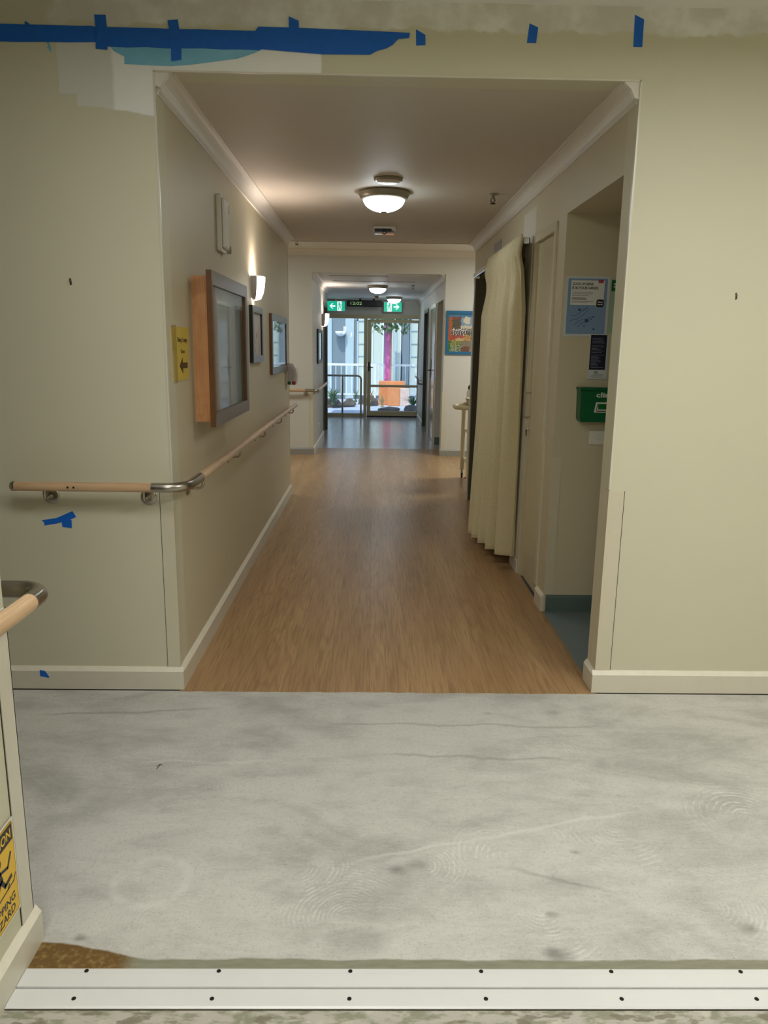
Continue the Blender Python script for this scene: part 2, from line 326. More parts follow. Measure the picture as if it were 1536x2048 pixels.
# ------------------------------------------------------------------ geometry helpers
class MB:
    def __init__(s): s.v = []; s.f = []; s.smooth = []; s.mi = []; s.cur = 0
    def add(s, vs_, fs, smooth=False):
        o = len(s.v); s.v += [tuple(p) for p in vs_]
        for f in fs: s.f.append(tuple(i + o for i in f)); s.smooth.append(smooth); s.mi.append(s.cur)
        return s
    def mat(s, i): s.cur = i; return s
    def box(s, x0, x1, y0, y1, z0, z1):
        x0, x1 = sorted((x0, x1)); y0, y1 = sorted((y0, y1)); z0, z1 = sorted((z0, z1))
        v = [(x, y, z) for z in (z0, z1) for y in (y0, y1) for x in (x0, x1)]
        return s.add(v, [(0, 2, 3, 1), (4, 5, 7, 6), (0, 1, 5, 4), (2, 6, 7, 3), (0, 4, 6, 2), (1, 3, 7, 5)])
    def bbox(s, x0, x1, y0, y1, z0, z1, r=.004):
        """box with all edges chamfered"""
        x0, x1 = sorted((x0, x1)); y0, y1 = sorted((y0, y1)); z0, z1 = sorted((z0, z1))
        lo = (x0, y0, z0); hi = (x1, y1, z1); vs_ = []; idx = {}
        def vid(p):
            if p not in idx: idx[p] = len(vs_); vs_.append(p)
            return idx[p]
        def corner(sg, ax):
            return vid(tuple((hi[i] if sg[i] > 0 else lo[i]) - (0 if i == ax else sg[i] * r) for i in range(3)))
        fs = []
        for ax in range(3):
            o1, o2 = [(1, 2), (2, 0), (0, 1)][ax]
            for sg in (-1, 1):
                q = []
                for a, b_ in ((-1, -1), (1, -1), (1, 1), (-1, 1)):
                    e = [0, 0, 0]; e[ax] = sg; e[o1] = a; e[o2] = b_; q.append(corner(e, ax))
                fs.append(tuple(q if sg > 0 else q[::-1]))
        for ax in range(3):
            o1, o2 = [(1, 2), (2, 0), (0, 1)][ax]
            for a in (-1, 1):
                for b_ in (-1, 1):
                    e0 = [0, 0, 0]; e0[ax] = -1; e0[o1] = a; e0[o2] = b_; e1 = list(e0); e1[ax] = 1
                    q = (corner(e0, o1), corner(e1, o1), corner(e1, o2), corner(e0, o2))
                    fs.append(q if a * b_ > 0 else q[::-1])
        for a in (-1, 1):
            for b_ in (-1, 1):
                for c in (-1, 1):
                    q = (corner((a, b_, c), 0), corner((a, b_, c), 1), corner((a, b_, c), 2)); fs.append(q if a * b_ * c > 0 else q[::-1])
        return s.add(vs_, fs)
    def poly(s, pts, fr, n0, n1, smooth=False):
        """2-D outline in frame fr (O,U,V,N), extruded from n0 to n1"""
        O, U, V, N = fr; P = lambda u, v, n: tuple(O[i] + u * U[i] + v * V[i] + n * N[i] for i in range(3))
        k = len(pts); a = sum(pts[i][0] * pts[(i + 1) % k][1] - pts[(i + 1) % k][0] * pts[i][1] for i in range(k))
        if a < 0: pts = pts[::-1]
        vs_ = [P(u, v, n1) for u, v in pts] + [P(u, v, n0) for u, v in pts]
        return s.add(vs_, [tuple(range(k)), tuple(range(2 * k - 1, k - 1, -1))] + [(i, k + i, k + (i + 1) % k, (i + 1) % k) for i in range(k)], smooth)
    def tube(s, path, r, n=12, caps=True, radii=None):
        path = [Vector(p) for p in path]; rings = []; up = None
        for i, p in enumerate(path):
            t = (path[min(i + 1, len(path) - 1)] - path[max(i - 1, 0)]).normalized()
            if up is None:
                up = Vector((0, 0, 1)) if abs(t.z) < .9 else Vector((1, 0, 0))
            sd = t.cross(up).normalized(); up = sd.cross(t).normalized()
            rr = radii[i] if radii else r
            rings.append([p + rr * (math.cos(2 * PI * k / n) * sd + math.sin(2 * PI * k / n) * up) for k in range(n)])
        vs_ = [q for g in rings for q in g]; fs = []
        for i in range(len(rings) - 1):
            for k in range(n): fs.append((i * n + k, i * n + (k + 1) % n, (i + 1) * n + (k + 1) % n, (i + 1) * n + k))
        s.add(vs_, fs, True)
        if caps:
            s.add(rings[0], [tuple(range(n - 1, -1, -1))]); s.add(rings[-1], [tuple(range(n))])
        return s
    def lathe(s, prof, o, axis=(0, 0, 1), n=32, a0=0.0, a1=2 * PI, ref=None, smooth=True):
        """profile [(r,h)] turned about axis through o"""
        ax = Vector(axis).normalized(); r0 = Vector(ref) if ref else (Vector((1, 0, 0)) if abs(ax.x) < .9 else Vector((0, 1, 0)))
        u = (r0 - ax * r0.dot(ax)).normalized(); w = ax.cross(u); o = Vector(o); full = abs(a1 - a0 - 2 * PI) < 1e-6
        m = n if full else n + 1; vs_ = []
        for r, h in prof:
            for k in range(m):
                a = a0 + (a1 - a0) * k / n; vs_.append(o + ax * h + r * (math.cos(a) * u + math.sin(a) * w))
        fs = []
        for i in range(len(prof) - 1):
            for k in range(n):
                k2 = (k + 1) % m; fs.append((i * m + k, i * m + k2, (i + 1) * m + k2, (i + 1) * m + k))
        return s.add(vs_, fs, smooth)
    def cyl(s, o, axis, r, h, n=24):
        return s.lathe([(0, 0), (r, 0), (r, h), (0, h)], o, axis, n, smooth=False)
    def prism_y(s, prof, y0, y1):
        """closed (x,z) outline drawn along y"""
        return s.poly([(p[0], p[1]) for p in prof], ((0, 0, 0), (1, 0, 0), (0, 0, 1), (0, -1, 0)), -y1, -y0)
    def prism_x(s, prof, x0, x1):
        return s.poly([(p[0], p[1]) for p in prof], ((0, 0, 0), (0, 1, 0), (0, 0, 1), (1, 0, 0)), x0, x1)
    def build(s, name, mats, parent=None, origin=None):
        org = Vector((0, 0, 0))
        if parent is not None:
            q = parent
            while q is not None: org = org + q.location; q = q.parent
        off = Vector(origin) - org if origin is not None else Vector((0, 0, 0))
        tot = org + off
        me = bpy.data.meshes.new(name); me.from_pydata([tuple(Vector(p) - tot) for p in s.v], [], s.f)
        for i, p in enumerate(me.polygons): p.use_smooth = s.smooth[i]; p.material_index = s.mi[i]
        for m in (mats if isinstance(mats, (list, tuple)) else [mats]): me.materials.append(MAT[m] if isinstance(m, str) else m)
        me.update()
        o = bpy.data.objects.new(name, me); COL.objects.link(o); o.location = off
        if parent is not None: o.parent = parent
        return o
def B(*a): return MB().box(*a)
def struct(name, mb, mat, parent=None):
    o = mb.build(name, mat, parent)
    if parent is None: o['kind'] = 'structure'
    return o
def tag(o, label, cat, group=None):
    o['label'] = label; o['category'] = cat
    if group: o['group'] = group
    return o
def thing(name, loc, label, cat, group=None):
    o = bpy.data.objects.new(name, None); COL.objects.link(o); o.location = loc; o.empty_display_size = .05
    return tag(o, label, cat, group)
def copy_tree(o, loc, label, group=None, parent=None):
    c = o.copy(); COL.objects.link(c); c.parent = parent
    if parent is None:
        c.location = loc; c['label'] = label
        if group: c['group'] = group
    for ch in list(o.children): copy_tree(ch, None, None, None, c)
    return c
# frames: right-hand direction of someone facing the surface, up, outward normal
def F_front(o): return (o, (1, 0, 0), (0, 0, 1), (0, -1, 0))      # surface facing the camera (-y)
def F_left(o): return (o, (0, 1, 0), (0, 0, 1), (1, 0, 0))        # left wall, facing +x
def F_right(o): return (o, (0, -1, 0), (0, 0, 1), (-1, 0, 0))     # right wall, facing -x
def rect(u0, v0, u1, v1): return [(u0, v0), (u1, v0), (u1, v1), (u0, v1)]
def text(name, s, fr, u0, v0, w, h, n, mat, parent, depth=.0006, bold=.022):
    cu = bpy.data.curves.new(name, 'FONT'); cu.body = s; cu.size = 1; cu.extrude = .02; cu.resolution_u = 3; cu.offset = bold
    tmp = bpy.data.objects.new(name, cu); COL.objects.link(tmp)
    bpy.context.view_layer.update()
    me = bpy.data.meshes.new_from_object(tmp.evaluated_get(bpy.context.evaluated_depsgraph_get()))
    COL.objects.unlink(tmp); bpy.data.objects.remove(tmp); bpy.data.curves.remove(cu)
    xs = [v.co.x for v in me.vertices]; ys = [v.co.y for v in me.vertices]; zs = [v.co.z for v in me.vertices]
    mb = MB(); O, U, V, N = fr
    def tr(c):
        u = u0 + (c.x - min(xs)) / (max(xs) - min(xs)) * w; v = v0 + (c.y - min(ys)) / (max(ys) - min(ys)) * h
        k = n + (c.z - min(zs)) / (max(zs) - min(zs)) * depth
        return tuple(O[i] + u * U[i] + v * V[i] + k * N[i] for i in range(3))
    mb.add([tr(v.co) for v in me.vertices], [tuple(p.vertices) for p in me.polygons])
    bpy.data.meshes.remove(me)
    return mb.build(name, mat, parent)
def canvas(name, fr, u0, v0, u1, v1, n, nx, ny, fn, parent, mat='canvas'):
    """a flat picture surface whose cells carry their own painted colour"""
    O, U, V, N = fr; mb = MB(); vs_ = []; fs = []; cols = []
    for j in range(ny + 1):
        for i in range(nx + 1):
            u = u0 + (u1 - u0) * i / nx; v = v0 + (v1 - v0) * j / ny
            vs_.append(tuple(O[k] + u * U[k] + v * V[k] + n * N[k] for k in range(3)))
    for j in range(ny):
        for i in range(nx):
            a = j * (nx + 1) + i; fs.append((a, a + 1, a + nx + 2, a + nx + 1)); cols.append(lin(fn((i + .5) / nx, (j + .5) / ny)))
    o = mb.add(vs_, fs).build(name, mat, parent)
    ca = o.data.color_attributes.new('Col', 'FLOAT_COLOR', 'CORNER')
    for p in o.data.polygons:
        for li in p.loop_indices: ca.data[li].color = (*cols[p.index], 1)
    return o
def arc(c, u, w, r, a0, a1, n=8):
    c, u, w = Vector(c), Vector(u), Vector(w)
    return [tuple(c + r * (math.cos(a0 + (a1 - a0) * i / n) * u + math.sin(a0 + (a1 - a0) * i / n) * w)) for i in range(n + 1)]

# ------------------------------------------------------------------ the building
XL, XR, Y0 = -0.837, 1.007, 3.167
ZC, ZF = 2.5, 2.75           # corridor ceiling, front room ceiling
YL, YR = 7.75, 7.95          # ends of the corridor's left and right walls
YX = 10.67                   # far wall of the crossing
X2L, X2R, Z2, YD = -0.829, 0.965, 2.453, 16.64
T = .133
ff0 = struct('floor_front', B(-3, 3.4, -3, 3.145, -.1, 0), 'concrete')
fl = MB()                                                      # wood-look vinyl, with a ragged cut edge over the concrete
edge = [(-.837 + 1.844 * i / 40, 3.142 + random.uniform(-.004, .004)) for i in range(41)]
fl.poly(edge + [(1.007, 10.67), (-.837, 10.67)], ((0, 0, 0), (1, 0, 0), (0, 1, 0), (0, 0, 1)), -.1, .003)
fl.box(-4, -.837, YL, 10.67, -.1, .003); fl.box(1.007, 4, YR, 10.67, -.1, .003); fl.box(-1.1, 1.1, 10.67, 11.4, -.1, .003)
fl.box(1.007, 2.2, 5.26, 7.57, -.1, .003)
struct('floor_corridor', fl, 'wood')
struct('floor_far', B(-1.25, 2.0, 11.4, 16.74, -.1, .003), 'greyvinyl')
struct('floor_alcove', B(1.007, 2.4, 3.3, 4.22, -.1, .004), 'blue')
# front wall with the corridor opening
struct('wall_front', MB().box(-3, XL, Y0, Y0 + T, 0, ZF).box(XR, 3.4, Y0, Y0 + T, 0, ZF).box(XL, XR, Y0, Y0 + T, ZC, ZF), 'front')
struct('wall_side_left', B(-3.12, -3, -3, Y0 + T, 0, ZF), 'wall'); struct('wall_side_right', B(3.4, 3.52, -3, Y0 + T, 0, ZF), 'wall')
struct('wall_back', B(-3.12, 3.52, -3.12, -3, 0, ZF), 'wall')
struct('ceiling_front', B(-3.12, 3.52, -3.12, Y0 + T, ZF, ZF + .15), 'white_ceil')
struct('wall_nib', B(-.97, -.845, -3, 1.685, 0, ZF), 'wall')
# corridor
struct('wall_left', B(XL - .15, XL, Y0 + T, YL, 0, ZF), 'corr')
wr = MB()
wr.box(XR, XR + .12, 3.3, 4.22, 2.193, ZC); wr.box(XR, XR + .12, 4.22, 4.42, 0, ZC); wr.box(XR, XR + .12, 4.42, 4.95, 2.17, ZC)
wr.box(XR, XR + .12, 4.95, 5.26, 0, ZC); wr.box(XR, XR + .12, 5.26, 7.57, 2.17, ZC); wr.box(XR, XR + .15, 7.57, YR, 0, ZC)
wr.box(XR, XR + .15, 7.2, YR, ZC, ZF)
struct('wall_right', wr, 'corr')
struct('ceiling_corridor', B(XL - .15, XR + .15, Y0 + T, 7.9, ZC, ZF), 'ceil')
struct('wall_alcove_far', B(XR + .12, 2.4, 4.22, 4.34, 0, ZC), 'corr'); struct('wall_alcove_side', B(2.4, 2.52, Y0 + T, 4.34, 0, ZC), 'corr')
struct('ceiling_alcove', B(XR + .12, 2.4, 3.3, 4.22, 2.193, ZC), 'corr')
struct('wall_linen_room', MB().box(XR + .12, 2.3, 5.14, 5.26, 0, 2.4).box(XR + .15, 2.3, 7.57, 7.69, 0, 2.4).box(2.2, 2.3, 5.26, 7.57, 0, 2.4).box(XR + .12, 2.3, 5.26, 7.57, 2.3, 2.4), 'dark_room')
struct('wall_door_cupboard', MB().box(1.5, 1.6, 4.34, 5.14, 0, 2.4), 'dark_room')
# crossing
struct('ceiling_crossing', B(-4.1, 4.1, 7.75, YX + .1, ZF, ZF + .12), 'white_ceil')
struct('wall_crossing_near', MB().box(-4.1, XL - .15, 7.6, 7.75, 0, ZF).box(XR + .15, 4.1, 7.8, 7.95, 0, ZF), 'cross')
struct('wall_crossing_ends', MB().box(-4.2, -4.1, 7.6, YX + .1, 0, ZF).box(4.1, 4.2, 7.6, YX + .1, 0, ZF), 'cross')
struct('wall_crossing_far', MB().box(-4.1, X2L, YX, YX + .12, 0, ZF).box(X2R, 4.1, YX, YX + .12, 0, ZF).box(X2L, X2R, YX, YX + .12, Z2, ZF), 'cross')
# far corridor
w2 = MB().box(X2L - .12, X2L, YX + .12, 12.95, 0, Z2).box(X2L - .12, X2L, 12.95, 14.0, 2.2, Z2).box(-1.2, -1.05, 14.0, YD + .1, 0, Z2).box(-1.2, X2L, 14.0, 14.1, 0, Z2).box(-1.2, X2L - .12, 12.80, 12.95, 0, Z2).box(-1.25, -1.2, 12.9, 14.1, 0, Z2)
struct('wall_far_left', w2, 'cross')
w3 = MB().box(X2R, X2R + .12, YX + .12, 10.95, 0, Z2).box(X2R, X2R + .12, 10.95, 11.97, 2.15, Z2).box(X2R, X2R + .12, 11.97, 12.15, 0, Z2).box(X2R, X2R + .12, 12.15, 13.2, 2.15, Z2)
w3.box(X2R, X2R + .12, 13.2, 13.8, 0, Z2).box(X2R, X2R + .12, 13.8, 14.8, 2.15, Z2).box(X2R, X2R + .12, 14.8, YD + .1, 0, Z2).box(X2R + .12, 2.0, 10.85, 10.95, 0, Z2).box(2.0, 2.1, 10.85, 15.0, 0, Z2)
struct('wall_far_right', w3, 'cross')
struct('wall_far_alcove', B(X2R + .12, 2.0, 11.97, 12.09, 0, 2.3), 'brown_wall')
struct('ceiling_far', B(-1.3, 2.1, YX + .12, YD + .2, Z2, ZF + .1), 'white_ceil')
struct('wall_end', MB().box(-1.05, X2R, YD, YD + .1, 2.15, Z2), 'cross')
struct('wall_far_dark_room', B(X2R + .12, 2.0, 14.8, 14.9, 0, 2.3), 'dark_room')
# skirting boards with a bevelled top edge
def skirt_prof(a, sg, h, t_):
    c = min(.013, t_ - .003)
    return [(a, 0), (a + sg * t_, 0), (a + sg * t_, h - .018), (a, h - .018)], [(a, h - .018), (a + sg * t_, h - .018), (a + sg * (t_ - c), h), (a, h)]
def skirt_x(mb, x0, x1, y, sgn, h=.105, t_=.018):      # board along x on a wall facing sgn*y
    lo, hi = skirt_prof(y, sgn, h, t_); mb.mat(0).prism_x(lo, x0, x1).mat(1).prism_x(hi, x0, x1).mat(0)
def skirt_y(mb, y0, y1, x, sgn, h=.105, t_=.018):
    lo, hi = skirt_prof(x, sgn, h, t_); mb.mat(0).prism_y(lo, y0, y1).mat(1).prism_y(hi, y0, y1).mat(0)
m = MB(); skirt_x(m, -2.99, XL + .018, Y0, -1); struct('baseboard_front_left', m, ['skirt', 'skirt_top'])
m = MB(); skirt_x(m, XR - .018, 3.39, Y0, -1); struct('baseboard_front_right', m, ['skirt', 'skirt_top'])
m = MB(); skirt_y(m, Y0, YL, XL, 1); struct('baseboard_left', m, ['skirt', 'skirt_top'])
m = MB(); skirt_y(m, Y0, 3.295, XR, -1); struct('baseboard_right', m, ['skirt', 'skirt_top'])
m = MB(); skirt_y(m, 4.225, 4.40, XR, -1, .105); skirt_y(m, 5.0, 5.255, XR, -1, .105); struct('baseboard_right_posts', m, ['skirt', 'skirt_top'])
m = MB(); skirt_y(m, -2.9, 1.70, -.845, 1, .100, .016); m.box(-.97, -.845, 1.685, 1.701, 0, .1); struct('baseboard_nib', m, ['skirt', 'skirt_top'])
m = MB(); skirt_x(m, -4.0, X2L + .015, YX, -1, .1); struct('baseboard_crossing_left', m, ['skirt_grey', 'skirt_grey'])
m = MB(); skirt_x(m, X2R - .015, 4.0, YX, -1, .1); struct('baseboard_crossing_right', m, ['skirt_grey', 'skirt_grey'])
m = MB(); skirt_y(m, YX, 12.93, X2L, 1, .1); struct('baseboard_far_left', m, ['skirt', 'skirt_top']); m = MB(); skirt_y(m, 14.82, 16.5, X2R, -1, .1); struct('baseboard_far_right', m, ['skirt', 'skirt_top'])
m = MB(); skirt_x(m, XR + .01, 2.39, 4.22, -1, .106, .008); struct('baseboard_alcove', m, ['teal', 'teal'])
m = MB(); skirt_x(m, X2R + .01, 1.99, 11.97, -1, .12, .01); struct('baseboard_far_alcove', m, ['teal', 'teal'])
# cornices (coved)
def cove(x, sg, z, s_=.075, n=7):
    pts = [(x, z), (x, z - s_), (x + sg * .008, z - s_), (x + sg * .010, z - s_ + .010)]
    cx, cz, R_ = x + sg * (s_ - .002), z - s_ + .008, s_ - .014
    for i in range(n + 1):
        a = PI - (PI / 2) * i / n
        pts.append((cx + sg * R_ * math.cos(a) - 0, cz + R_ * math.sin(a)))
    pts += [(x + sg * s_, z - .006), (x + sg * s_, z)]
    return pts
struct('trim_1', MB().prism_y(cove(XL, 1, ZC), Y0 + .03, YL), 'cornice')
struct('trim_2', MB().prism_y(cove(XR, -1, ZC), Y0 + .03, YR), 'cornice')
struct('trim_3', MB().prism_x(cove(YX, -1, ZF, .08), -4.1, 4.1), 'cornice')
struct('trim_4', MB().prism_y(cove(X2L, 1, Z2, .07), YX + .02, 14.0), 'cornice')
struct('trim_5', MB().prism_y(cove(X2R, -1, Z2, .07), YX + .02, YD), 'cornice')
struct('trim_6', MB().prism_x(cove(YD, -1, Z2, .06), -1.05, X2R - .07), 'cornice')
struct('trim_7', B(XL, XR, 7.9, 7.912, ZC - .006, ZC + .03), 'cornice')       # bright corner bead at the ceiling's far edge
struct('trim_8', MB().box(XL, XR, Y0 - .002, Y0 + .006, ZC - .004, ZC + .002).box(XR - .004, XR + .003, Y0 - .002, Y0 + .012, .92, ZC).box(XL - .003, XL + .004, Y0 - .002, Y0 + .012, .89, ZC), 'skirt')
# plaster stubs where the cornice was cut at the opening
struct('trim_9', MB().prism_y([(XL, ZC), (XL, ZC - .05), (XL + .02, ZC - .055), (XL + .05, ZC - .012), (XL + .065, ZC)], Y0 + .004, Y0 + .03), 'cornice')
struct('trim_10', MB().prism_y([(XR, ZC), (XR, ZC - .065), (XR - .02, ZC - .06), (XR - .035, ZC - .03), (XR - .06, ZC - .008), (XR - .065, ZC)], Y0 + .004, Y0 + .03), 'cornice')
# corner guards
def guard(name, x, sg, y, z0, z1, w=.052, th=.003):
    return struct(name, MB().box(x, x - sg * w, y - th, y, z0, z1).box(x, x + sg * th, y - th, y + w, z0, z1), 'jamb')
guard('trim_11', XL, 1, Y0, .106, .888); guard('trim_12', XR, -1, Y0, .106, .915, .062, .004)
struct('trim_13', MB().box(-.842, -.845, 1.628, 1.688, .101, .90).box(-.905, -.842, 1.685, 1.688, .101, .90), 'skirt')
struct('trim_14', B(XR - .003, 1.058, 4.216, 4.22, .107, .908), 'jamb')
guard('trim_15', X2L, 1, YX, .101, .86, .045); guard('trim_16', X2R, -1, YX, .101, .885, .045)
struct('trim_27', MB().box(XL - .0545, XL - .052, Y0 - .0012, Y0, .106, .888), 'grime_shade'); struct('trim_28', B(1.069, 1.0725, Y0 - .0012, Y0, .106, .915), 'grime_shade'); struct('trim_29', B(-.845, -.8438, 1.6245, 1.628, .101, .90), 'grime_shade')
struct('trim_30', MB().box(-2.9, XL + .018, Y0 - .0188, Y0 - .016, 0, .0035).box(XR - .018, 3.3, Y0 - .0188, Y0 - .016, 0, .0035), 'grime_shade')
struct('trim_17', MB().box(XL - .003, XL + .003, YL, YL + .003, .1, 2.4), 'skirt')

# ------------------------------------------------------------------ doors
dr = struct('door_1', MB().box(XR + .012, XR + .05, 4.455, 4.972, .012, 2.135), 'door')
tr = MB(); tr.box(XR - .012, XR + .06, 4.405, 4.455, .106, 2.185).box(XR - .012, XR + .06, 4.972, 5.022, .0, 2.185).box(XR - .012, XR + .06, 4.455, 4.972, 2.138, 2.185)
struct('trim_18', tr, 'jamb')
hb = MB(); x_ = XR + .012
hb.tube([(x_, 4.945, 1.222)] + arc((x_ - .03, 4.945, 1.207), (1, 0, 0), (0, 0, 1), .015, PI / 2, PI, 4) + arc((x_ - .03, 4.945, 1.081), (1, 0, 0), (0, 0, 1), .015, PI, 1.5 * PI, 4) + [(x_, 4.945, 1.066)], .0045, 8)
hb.build('pull_handle', 'steel', dr)
lk = MB(); lk.cyl((x_, 4.945, .995), (-1, 0, 0), .010, .010); lk.box(x_ - .022, x_ - .010, 4.943, 4.947, .988, 1.002); ko = lk.build('lock', 'chrome', dr)
MB().box(x_ - .024, x_ - .016, 4.940, 4.953, .945, .986).tube([(x_ - .024, 4.947 + .012 * math.cos(a), .975 + .012 * math.sin(a)) for a in [i * PI / 6 for i in range(13)]], .0015, 6, False).build('keys', 'silver', dr)
# opening behind the curtain: far jamb and head lining
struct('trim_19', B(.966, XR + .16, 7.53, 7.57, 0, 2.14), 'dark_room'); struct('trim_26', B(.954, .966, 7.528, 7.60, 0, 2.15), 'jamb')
struct('trim_20', MB().box(XR - .016, XR, 5.03, 5.262, .106, 2.19), 'jamb')
# far corridor doors
d2 = struct('door_2', B(X2R + .01, X2R + .05, 12.2, 13.15, .01, 2.1), 'doorgloss')
struct('trim_21', MB().box(X2R - .012, X2R + .06, 12.13, 12.2, 0, 2.16).box(X2R - .012, X2R + .06, 13.15, 13.22, 0, 2.16).box(X2R - .012, X2R + .06, 12.2, 13.15, 2.1, 2.16), 'jamb')
MB().box(X2R + .004, X2R + .01, 13.02, 13.08, 1.0, 1.3).tube([(X2R + .006, 13.05, 1.12), (X2R - .04, 13.05, 1.12), (X2R - .04, 12.93, 1.12)], .009, 8).build('lever_handle', 'screw', d2)
d3 = struct('door_3', B(X2R + .09, X2R + .13, 13.84, 14.76, .01, 2.1), 'darkdoor')
struct('trim_22', MB().box(X2R - .012, X2R + .12, 13.77, 13.83, 0, 2.16).box(X2R - .012, X2R + .12, 14.77, 14.83, 0, 2.16).box(X2R - .012, X2R + .12, 13.83, 14.77, 2.1, 2.16), 'darkdoor')
d4 = struct('door_4', B(X2L - .11, X2L - .07, 12.99, 13.96, .01, 2.14), 'darkdoor')
struct('trim_23', MB().box(X2L - .12, X2L + .012, 12.93, 12.99, 0, 2.2).box(X2L - .12, X2L + .012, 13.96, 14.02, 0, 2.2).box(X2L - .12, X2L + .012, 12.99, 13.96, 2.14, 2.2), 'darkdoor')
# glazed end wall: fixed pane on the left, a glazed door on the right
wf = MB(); y0, y1 = YD, YD + .07
wf.box(-1.05, 1.085, y0, y1, 2.07, 2.15).box(-1.05, -.98, y0, y1, 0, 2.07).box(-.20, -.13, y0 - .01, y1, 0, 2.07).box(1.03, 1.085, y0, y1, 0, 2.07).box(-.98, -.20, y0, y1, 0, .075)
w1 = struct('window_1', wf, 'cream_alu')
MB().box(-.98, -.20, YD + .03, YD + .036, .075, 2.07).build('glass_pane', 'glass', w1)
d5 = struct('door_5', MB().box(-.125, -.05, y0, y1, .03, 2.05).box(.945, 1.025, y0, y1, .03, 2.05).box(-.05, .945, y0, y1, 1.99, 2.05).box(-.05, .945, y0, y1, .03, .13).box(-.05, .945, y0, y1, .64, .69), 'cream_alu')
MB().box(-.05, .945, YD + .03, YD + .036, .13, .64).box(-.05, .945, YD + .03, YD + .036, .69, 1.99).build('glass_pane', 'glass', d5)
MB().bbox(-.105, -.07, YD - .02, YD, .98, 1.17, .006).tube([(-.088, YD - .02, 1.06), (-.088, YD - .06, 1.06), (.0, YD - .06, 1.06)], .009, 8).build('lever_handle', 'black', d5)
struct('trim_24', B(-.125, 1.025, YD - .01, YD + .09, .003, .03), 'black')

# ------------------------------------------------------------------ handrails
def hook(pt, out, zrail, mb_d, mb_s, standoff):
    """round wall plate at pt, arm out and up to the rail"""
    p = Vector(pt); o = Vector(out)
    mb_d.lathe([(0, .006), (.030, .006), (.034, .003), (.034, 0)], p, out, 24)
    mb_d.lathe([(0, .016), (.007, .016), (.008, .006)], p, out, 12)
    e = p + o * standoff
    mb_s.tube([tuple(p + o * .004), tuple(e - o * .02)] + arc(tuple(e - o * .02 + Vector((0, 0, .02))), tuple(o), (0, 0, -1), .02, PI / 2, 0, 6) + [(e.x, e.y, zrail - .017)], .006, 8)
def bracket(pt, out, zrail, parent, standoff=.073):
    d, s_ = MB(), MB(); hook(pt, out, zrail, d, s_, standoff)
    b_ = s_.build('bracket', 'steel', parent); d.build('wall_plate', 'steel', b_)
ZR = .921; r_ = .0195; yr = Y0 - .074; xr = XL + .076
t1 = thing('handrail', (XL, Y0, ZR), 'long blond wood handrail turning from the front wall into the corridor on its left', 'handrail', 'wooden handrails')
MB().tube([(-1.455, yr, ZR), (-.90, yr, ZR)], r_, 20).build('wood_rail', 'rail', t1)
MB().tube([(xr, 3.36, ZR), (xr, 7.56, ZR)], r_, 20).build('wood_rail', 'raily', t1)
el = [(-.90, yr, ZR), (xr - .09, yr, ZR)] + arc((xr - .09, yr + .09, ZR), (0, -1, 0), (1, 0, 0), .09, 0, PI / 2, 8)[1:] + [(xr, 3.36, ZR)]
MB().tube(el, r_ + .001, 20).build('steel_elbow', 'steel', t1)
MB().tube([(-1.455, yr, ZR), (-1.468, yr, ZR), (-1.474, yr, ZR)], r_, 20, True, [r_ + .001, r_ + .001, r_ - .005]).build('end_cap', 'steel', t1)
el = [(xr, 7.56, ZR), (xr, 7.70, ZR)] + arc((xr - .05, 7.70, ZR), (1, 0, 0), (0, 1, 0), .05, 0, PI / 2, 6)[1:] + [(xr - .2, 7.75 , ZR)]
MB().tube([(xr, 7.56, ZR), (xr, 7.66, ZR), (xr, 7.68, ZR)], r_, 20, True, [r_ + .001, r_ + .001, r_ - .006]).build('end_cap', 'steel', t1)
MB().cyl((-1.236, yr - r_ + .001, ZR), (0, -1, 0), .0045, .0012, 10).cyl((-1.212, yr - r_ + .001, ZR), (0, -1, 0), .0045, .0012, 10).build('screw_hole', 'screw', t1)
for x in (-1.341, -.936): bracket((x, Y0, .867), (0, -1, 0), ZR, t1)
for y in (3.42, 4.42, 5.45, 6.45, 7.42): bracket((XL, y, .860), (1, 0, 0), ZR, t1)
t2 = thing('handrail', (-.845, 1.685, ZR), 'near blond wood handrail end with steel elbow at the left edge', 'handrail', 'wooden handrails')
xn, yn = -.845 + .072, 1.685 + .070
MB().tube([(xn, -1.5, ZR), (xn, 1.66, ZR)], .0205, 20).build('wood_rail', 'raily', t2)
el = [(xn, 1.66, ZR), (xn, yn - .06, ZR)] + arc((xn - .06, yn - .06, ZR), (1, 0, 0), (0, 1, 0), .06, 0, PI / 2, 8)[1:] + [(xn - .105, yn, ZR)]
MB().tube(el, .0215, 20).build('steel_elbow', 'steel', t2)
MB().tube([(xn - .105, yn, ZR), (-1.25, yn, ZR)], .0205, 20).build('wood_rail', 'rail', t2)
bracket((-.845, 1.2, .860), (1, 0, 0), ZR, t2)
ZR2 = .90; y2 = YX - .07; x2 = X2L + .07
t3 = thing('handrail', (X2L, YX, ZR2), 'far handrail running from crossing wall along the far corridor on its left', 'handrail', 'wooden handrails')
MB().tube([(-1.6, y2, ZR2 - .005), (-.93, y2, ZR2 - .005)], .0195, 16).build('wood_rail', 'rail', t3)
MB().tube([(-.93, y2, ZR2 - .005), (x2 - .07, y2, ZR2 - .005)] + arc((x2 - .07, y2 + .07, ZR2 - .005), (0, -1, 0), (1, 0, 0), .07, 0, PI / 2, 6)[1:] + [(x2, 10.85, ZR2 - .005)], .0205, 16).build('steel_elbow', 'steel', t3)
MB().tube([(x2, 10.85, ZR2 - .005), (x2, 12.85, ZR2 - .005)], .0195, 16).build('wood_rail', 'raily', t3)
bracket((-.921, YX, .845), (0, -1, 0), ZR2, t3, .07)
for y in (10.9, 12.7): bracket((X2L, y, .845), (1, 0, 0), ZR2, t3, .07)
